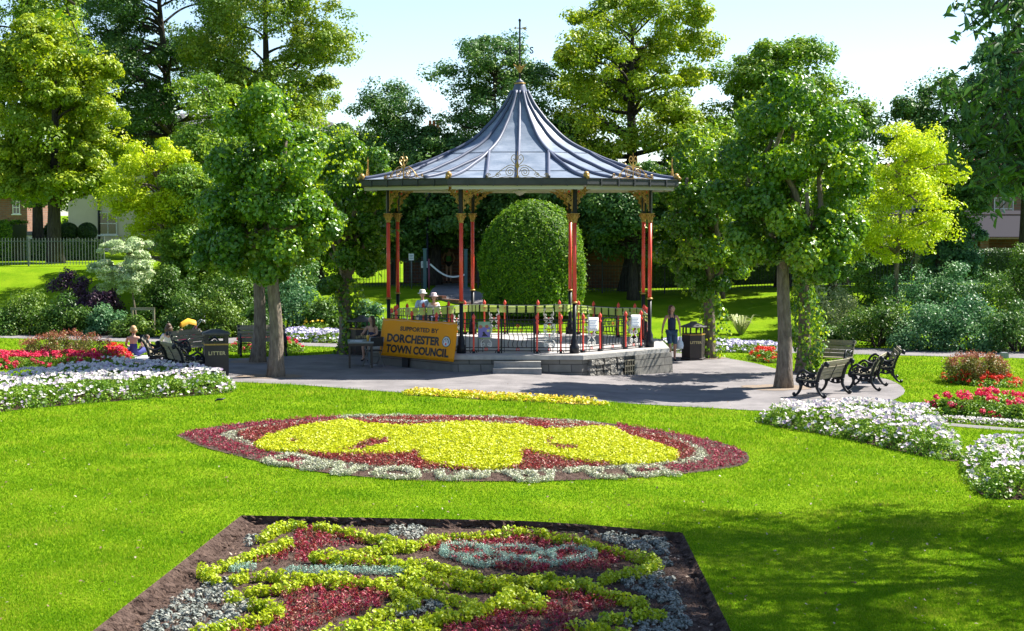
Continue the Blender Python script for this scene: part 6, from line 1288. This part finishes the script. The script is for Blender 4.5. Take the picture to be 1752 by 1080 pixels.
# woman walking towards the camera
x, y = G(1149, 618)
wp = dict(knL=(.09, -.05, .48), caL=(.09, .0, .33), anL=(.095, .06, .09), toeL=(.10, -.06, .03), knR=(-.07, -.12, .49), caR=(-.065, -.12, .33), anR=(-.06, -.15, .09), toeR=(-.065, -.27, .03), elL=(.225, .02, 1.10), wrL=(.235, -.02, .87), paL=(.24, -.03, .81), elR=(-.23, .04, 1.10), wrR=(-.27, .02, .88), paR=(-.275, .01, .82), shL=(.15, 0, 1.345), shR=(-.15, 0, 1.345))
wo = person('woman in navy halter top and denim shorts walking with a bag in each hand', (x, y, h1(x, y) + .012), 4, 1.04, wp, [('navy_top', ['pel', 'wai', 'che', 'nkb', 'hipL', 'hipR'], {'*': .032, 'hipL': .016, 'hipR': .016, 'che': .024, 'nkb': -.008}, m_navy), ('shorts', ['pel', 'hipL', 'hipR', 'knL', 'knR'], {'*': .016, 'knL': .026, 'knR': .026}, m_denim)], m_brown, .16, turn=38)
wo.scale = (1.1, 1.08, 1.04)
st = MB()
for s in (-1, 1): st.tube([(s * .06, -.10, 1.27), (s * .07, -.085, 1.36), (s * .045, .01, 1.42), (s * .05, .08, 1.33)], .014, 6)
st.build('strap', m_navy, wo)
bm_ = mat('carrier_bag', (.55, .66, .80), .45, col2=(.66, .74, .84), scale=12, bump=.5, bscale=18)
def bag(name, label, hand, m, w_, h_, sh=.13):
    p = Matrix.Translation((x, y, h1(x, y) + .012)) @ Matrix.Rotation(rad(4), 4, 'Z') @ Vector((hand[0] * 1.1, hand[1] * 1.08, hand[2] * 1.04)); b = MB(); prof_ = [(.02, -.06), (w_ * .35, -.14), (w_ * .8, -.24), (w_, -h_ * .75), (w_ * .9, -h_ * .95), (.02, -h_)]
    vs = []; n = 12
    for r_, z_ in prof_:
        for k in range(n): a = 2 * PI * k / n; vs.append((p.x + r_ * math.cos(a) * (1 + .08 * math.sin(3 * a + z_ * 20)), p.y + r_ * .6 * math.sin(a), p.z + z_))
    b.add(vs, [(i * n + k, i * n + (k + 1) % n, (i + 1) * n + (k + 1) % n, (i + 1) * n + k) for i in range(len(prof_) - 1) for k in range(n)] + [list(range(n)), list(range(5 * n, 6 * n))], True)
    b.tube([(p.x - .03, p.y, p.z - .10), (p.x - .01, p.y, p.z - .015), (p.x + .01, p.y, p.z - .015), (p.x + .03, p.y, p.z - .10)], .008, 5); tag(b.build(name, m), label, 'bag')
bag('carrier_bag', 'pale blue plastic carrier bag hanging from the walking woman\'s hand', (.235, -.03, .77), bm_, .115, .44)
bag('shoulder_bag', 'small dark grey bag held by the walking woman', (-.275, .01, .78), mat('grey_bag', (.06, .055, .055), .8), .085, .32)
# woman sitting at the table
sit = dict(pel=(0, .10, .53), wai=(0, .12, .67), che=(0, .10, .86), nkb=(0, .09, .99), nk=(0, .08, 1.05), jaw=(0, .06, 1.105), hd=(0, .075, 1.17), top=(0, .085, 1.23), hipL=(.08, .06, .52), hipR=(-.08, .06, .52), knL=(.10, -.33, .50), knR=(-.09, -.33, .50), caL=(.10, -.32, .33), caR=(-.09, -.30, .33), anL=(.10, -.30, .09), anR=(-.09, -.27, .09), toeL=(.11, -.41, .03), toeR=(-.10, -.38, .03),
           shL=(.15, .10, .965), shR=(-.15, .10, .965), elL=(.22, -.03, .76), elR=(-.22, -.04, .76), wrL=(.13, -.24, .72), wrR=(-.16, -.26, .76), paL=(.09, -.29, .72), paR=(-.14, -.32, .765))
person('dark haired woman in a black vest top sitting behind the folding table', (xs_, ys_, h1(xs_, ys_) + .012), -20, 1.02, sit, [('vest_top', ['pel', 'wai', 'che'], {'*': .016}, m_navy), ('shorts', ['pel', 'hipL', 'hipR', 'knL', 'knR'], {'*': .018, 'knL': .006, 'knR': .006}, m_blk)], m_brown, .22, turn=-45)
# couple on the far path
for px, l, cl, hm, ht, lng, t_ in ((723, 'man in white sun hat and pale blue shirt on the path beyond the banner', [('shirt', ['pel', 'wai', 'che', 'shL', 'elL', 'shR', 'elR', 'nkb'], {'*': .022}, m_blue), ('trousers', ['pel', 'hipL', 'hipR', 'knL', 'knR', 'caL', 'caR', 'anL', 'anR'], {'*': .02}, m_denim)], m_brown, m_wcl, 0, -20), (742.5, 'woman in pale sun hat and white top beside the man in the blue shirt', [('top', ['pel', 'wai', 'che', 'shL', 'elL', 'shR', 'elR'], {'*': .024}, m_wcl), ('skirt', ['pel', 'hipL', 'hipR', 'knL', 'knR'], {'*': .03}, m_navy)], m_brown, mat('pink_hat', (.66, .52, .55), .8), .10, -30)):
    xx, yy = G(px, 588); person(l, (xx, yy, h1(xx, yy) + .012), 25, 1.05 if px < 730 else .99, dict(knL=(.09, -.12, .5), caL=(.09, -.10, .33), anL=(.09, -.12, .09), toeL=(.09, -.24, .03), anR=(-.085, .12, .11), caR=(-.085, .06, .32), toeR=(-.09, .01, .03), wrL=(.2, -.2, .95), paL=(.19, -.26, .94)), cl, hm, lng, ht, t_, 'couple in sun hats on the far path')
xx, yy = X(768, 78), 78; person('person seen from behind in a green vest and black shorts by the garden wall', (xx, yy, h1(xx, yy) + .02), 178, 1.04, dict(anL=(.09, .10, .10), toeL=(.09, 0, .03), elL=(.26, .03, 1.1), elR=(-.26, .03, 1.1), wrL=(.20, -.06, .93), wrR=(-.20, -.06, .93), paL=(.17, -.08, .89), paR=(-.17, -.08, .89)), [('vest', ['pel', 'wai', 'che'], {'*': .024}, m_grn), ('shorts', ['pel', 'hipL', 'hipR'], {'*': .04}, m_blk)], m_brown, 0, mat('pale_cap', (.5, .45, .4), .8))
# the family sitting on the grass
gs = dict(pel=(0, .0, .12), wai=(0, .03, .26), che=(0, .02, .45), nkb=(0, .0, .58), nk=(0, -.01, .64), jaw=(0, -.03, .695), hd=(0, -.02, .76), top=(0, -.01, .82), hipL=(.09, -.03, .11), hipR=(-.09, -.03, .11), knL=(.25, -.36, .20), knR=(-.25, -.36, .20), caL=(.15, -.42, .14), caR=(-.12, -.42, .12), anL=(.0, -.45, .07), anR=(.02, -.52, .06), toeL=(-.10, -.50, .05), toeR=(.13, -.56, .05),
          shL=(.155, .02, .55), shR=(-.155, .02, .55), elL=(.24, -.05, .32), elR=(-.24, -.05, .32), wrL=(.16, -.25, .26), wrR=(-.16, -.25, .26), paL=(.12, -.30, .25), paR=(-.12, -.30, .25))
for px, py, rz, s, l, cl, hm, lng in ((229, 613, 175, 1.08, 'fair haired woman in a violet blue sundress sitting with her back this way', [('sundress', ['pel', 'wai', 'che', 'hipL', 'hipR', 'knL', 'knR'], {'*': .035, 'che': .014}, m_violet)], m_blond, .05), (252, 609, 150, .70, 'small child in a pale top sitting beside the woman in the sundress', [('top', ['pel', 'wai', 'che', 'shL', 'shR', 'hipL', 'hipR'], {'*': .035}, m_wcl)], m_brown, 0), (289, 606, 190, 1.05, 'girl with long brown hair sitting behind the leftmost bench', [('top', ['pel', 'wai', 'che', 'shL', 'shR', 'elL', 'elR'], {'*': .02}, m_wcl)], m_brown, .2), (311, 605, 200, .85, 'child in a cerise top sitting at the right of the family', [('top', ['pel', 'wai', 'che', 'shL', 'shR', 'elL', 'elR', 'hipL', 'hipR'], {'*': .035}, m_cer)], m_blond, .05)):
    xx, yy = G(px, py); person(l, (xx, yy, h1(xx, yy) + .04), rz, s, gs, cl, hm, lng, group='family sitting on the grass', shoes=False)
xx, yy = G(246, 613); o = MB().box(-1.0, 1.0, -.55, .55, .0, .03).build('picnic_blanket', mat('pale_blanket', (.55, .55, .60), .9, col2=(.40, .42, .50), scale=3, bump=.4), None, (xx + .1, yy, h1(xx, yy) + .014)); tag(o, 'pale picnic blanket under the woman in the sundress', 'blanket')
# pushchair
m_yh = mat('yellow_hood', (.75, .42, .02), .6); x, y = G(322, 604); pc = empty('pushchair', (x, y, h1(x, y)), rad(-70), 'yellow hooded pushchair with curved handles behind the benches', 'pushchair'); f = MB()
for s in (-1, 1):
    f.tube(bez([(s * .2, -.35, .12), (s * .2, .05, .55), (s * .2, .30, .90), (s * .2, .42, 1.02), (s * .2, .50, .98), (s * .2, .50, .92)], 3), .014, 6); f.tube([(s * .2, .35, .12), (s * .2, -.15, .62)], .013, 6)
f.build('frame', m_chrome, pc)
for s in (-1, 1):
    for q in (-.35, .35): MB().tube([(s * .22, q + .09 * math.cos(a), .10 + .09 * math.sin(a)) for a in np.linspace(0, 2 * PI, 13)], .018, 6, cap=False).build('wheel', m_seatf, pc)
MB().add([(-.2, -.25, .36), (.2, -.25, .36), (.2, .10, .34), (-.2, .10, .34), (-.2, .28, .85), (.2, .28, .85)], [(0, 1, 2, 3), (3, 2, 5, 4)]).build('seat', m_cer, pc); hd_ = MB(); vs = []
for i in range(9):
    a = PI * i / 8
    for (yy_, zz_, rr_) in ((-.22, .80, .20), (.0, .92, .21), (.24, .86, .19)): vs.append((rr_ * math.cos(a), yy_, zz_ + rr_ * .8 * math.sin(a)))
hd_.add(vs, [(i * 3 + j, i * 3 + j + 1, i * 3 + j + 4, i * 3 + j + 3) for i in range(8) for j in range(2)], True).build('hood', m_yh, pc)
# small variegated tree with its stake frame
tree('variegated_tree', 'small pale variegated tree with a forked stem above the stake frame', 213, 62, 404, 498, 44, 60, m_lf_var, 'oval', 60, 170, .085, clr=(.34, .34, .13), tr=.045, bark=m_bark, limbs=20, trunk_px=236, group=None)
x0, x1 = X(225, 60.5), X(262, 60.5); z = h1(x0, 60.5); sf = empty('stake_frame', ((x0 + x1) / 2, 60.5, z), 0, 'grey timber stake frame round the small variegated tree', 'stake frame'); W = (x1 - x0) / 2
for s in (-1, 1): MB().box(s * W - .035, s * W + .035, -.035, .035, -.2, .95).build('stake', m_wood, sf)
MB().box(-W - .05, W + .05, -.065, -.037, .88, .98).build('cross_rail', m_wood, sf)
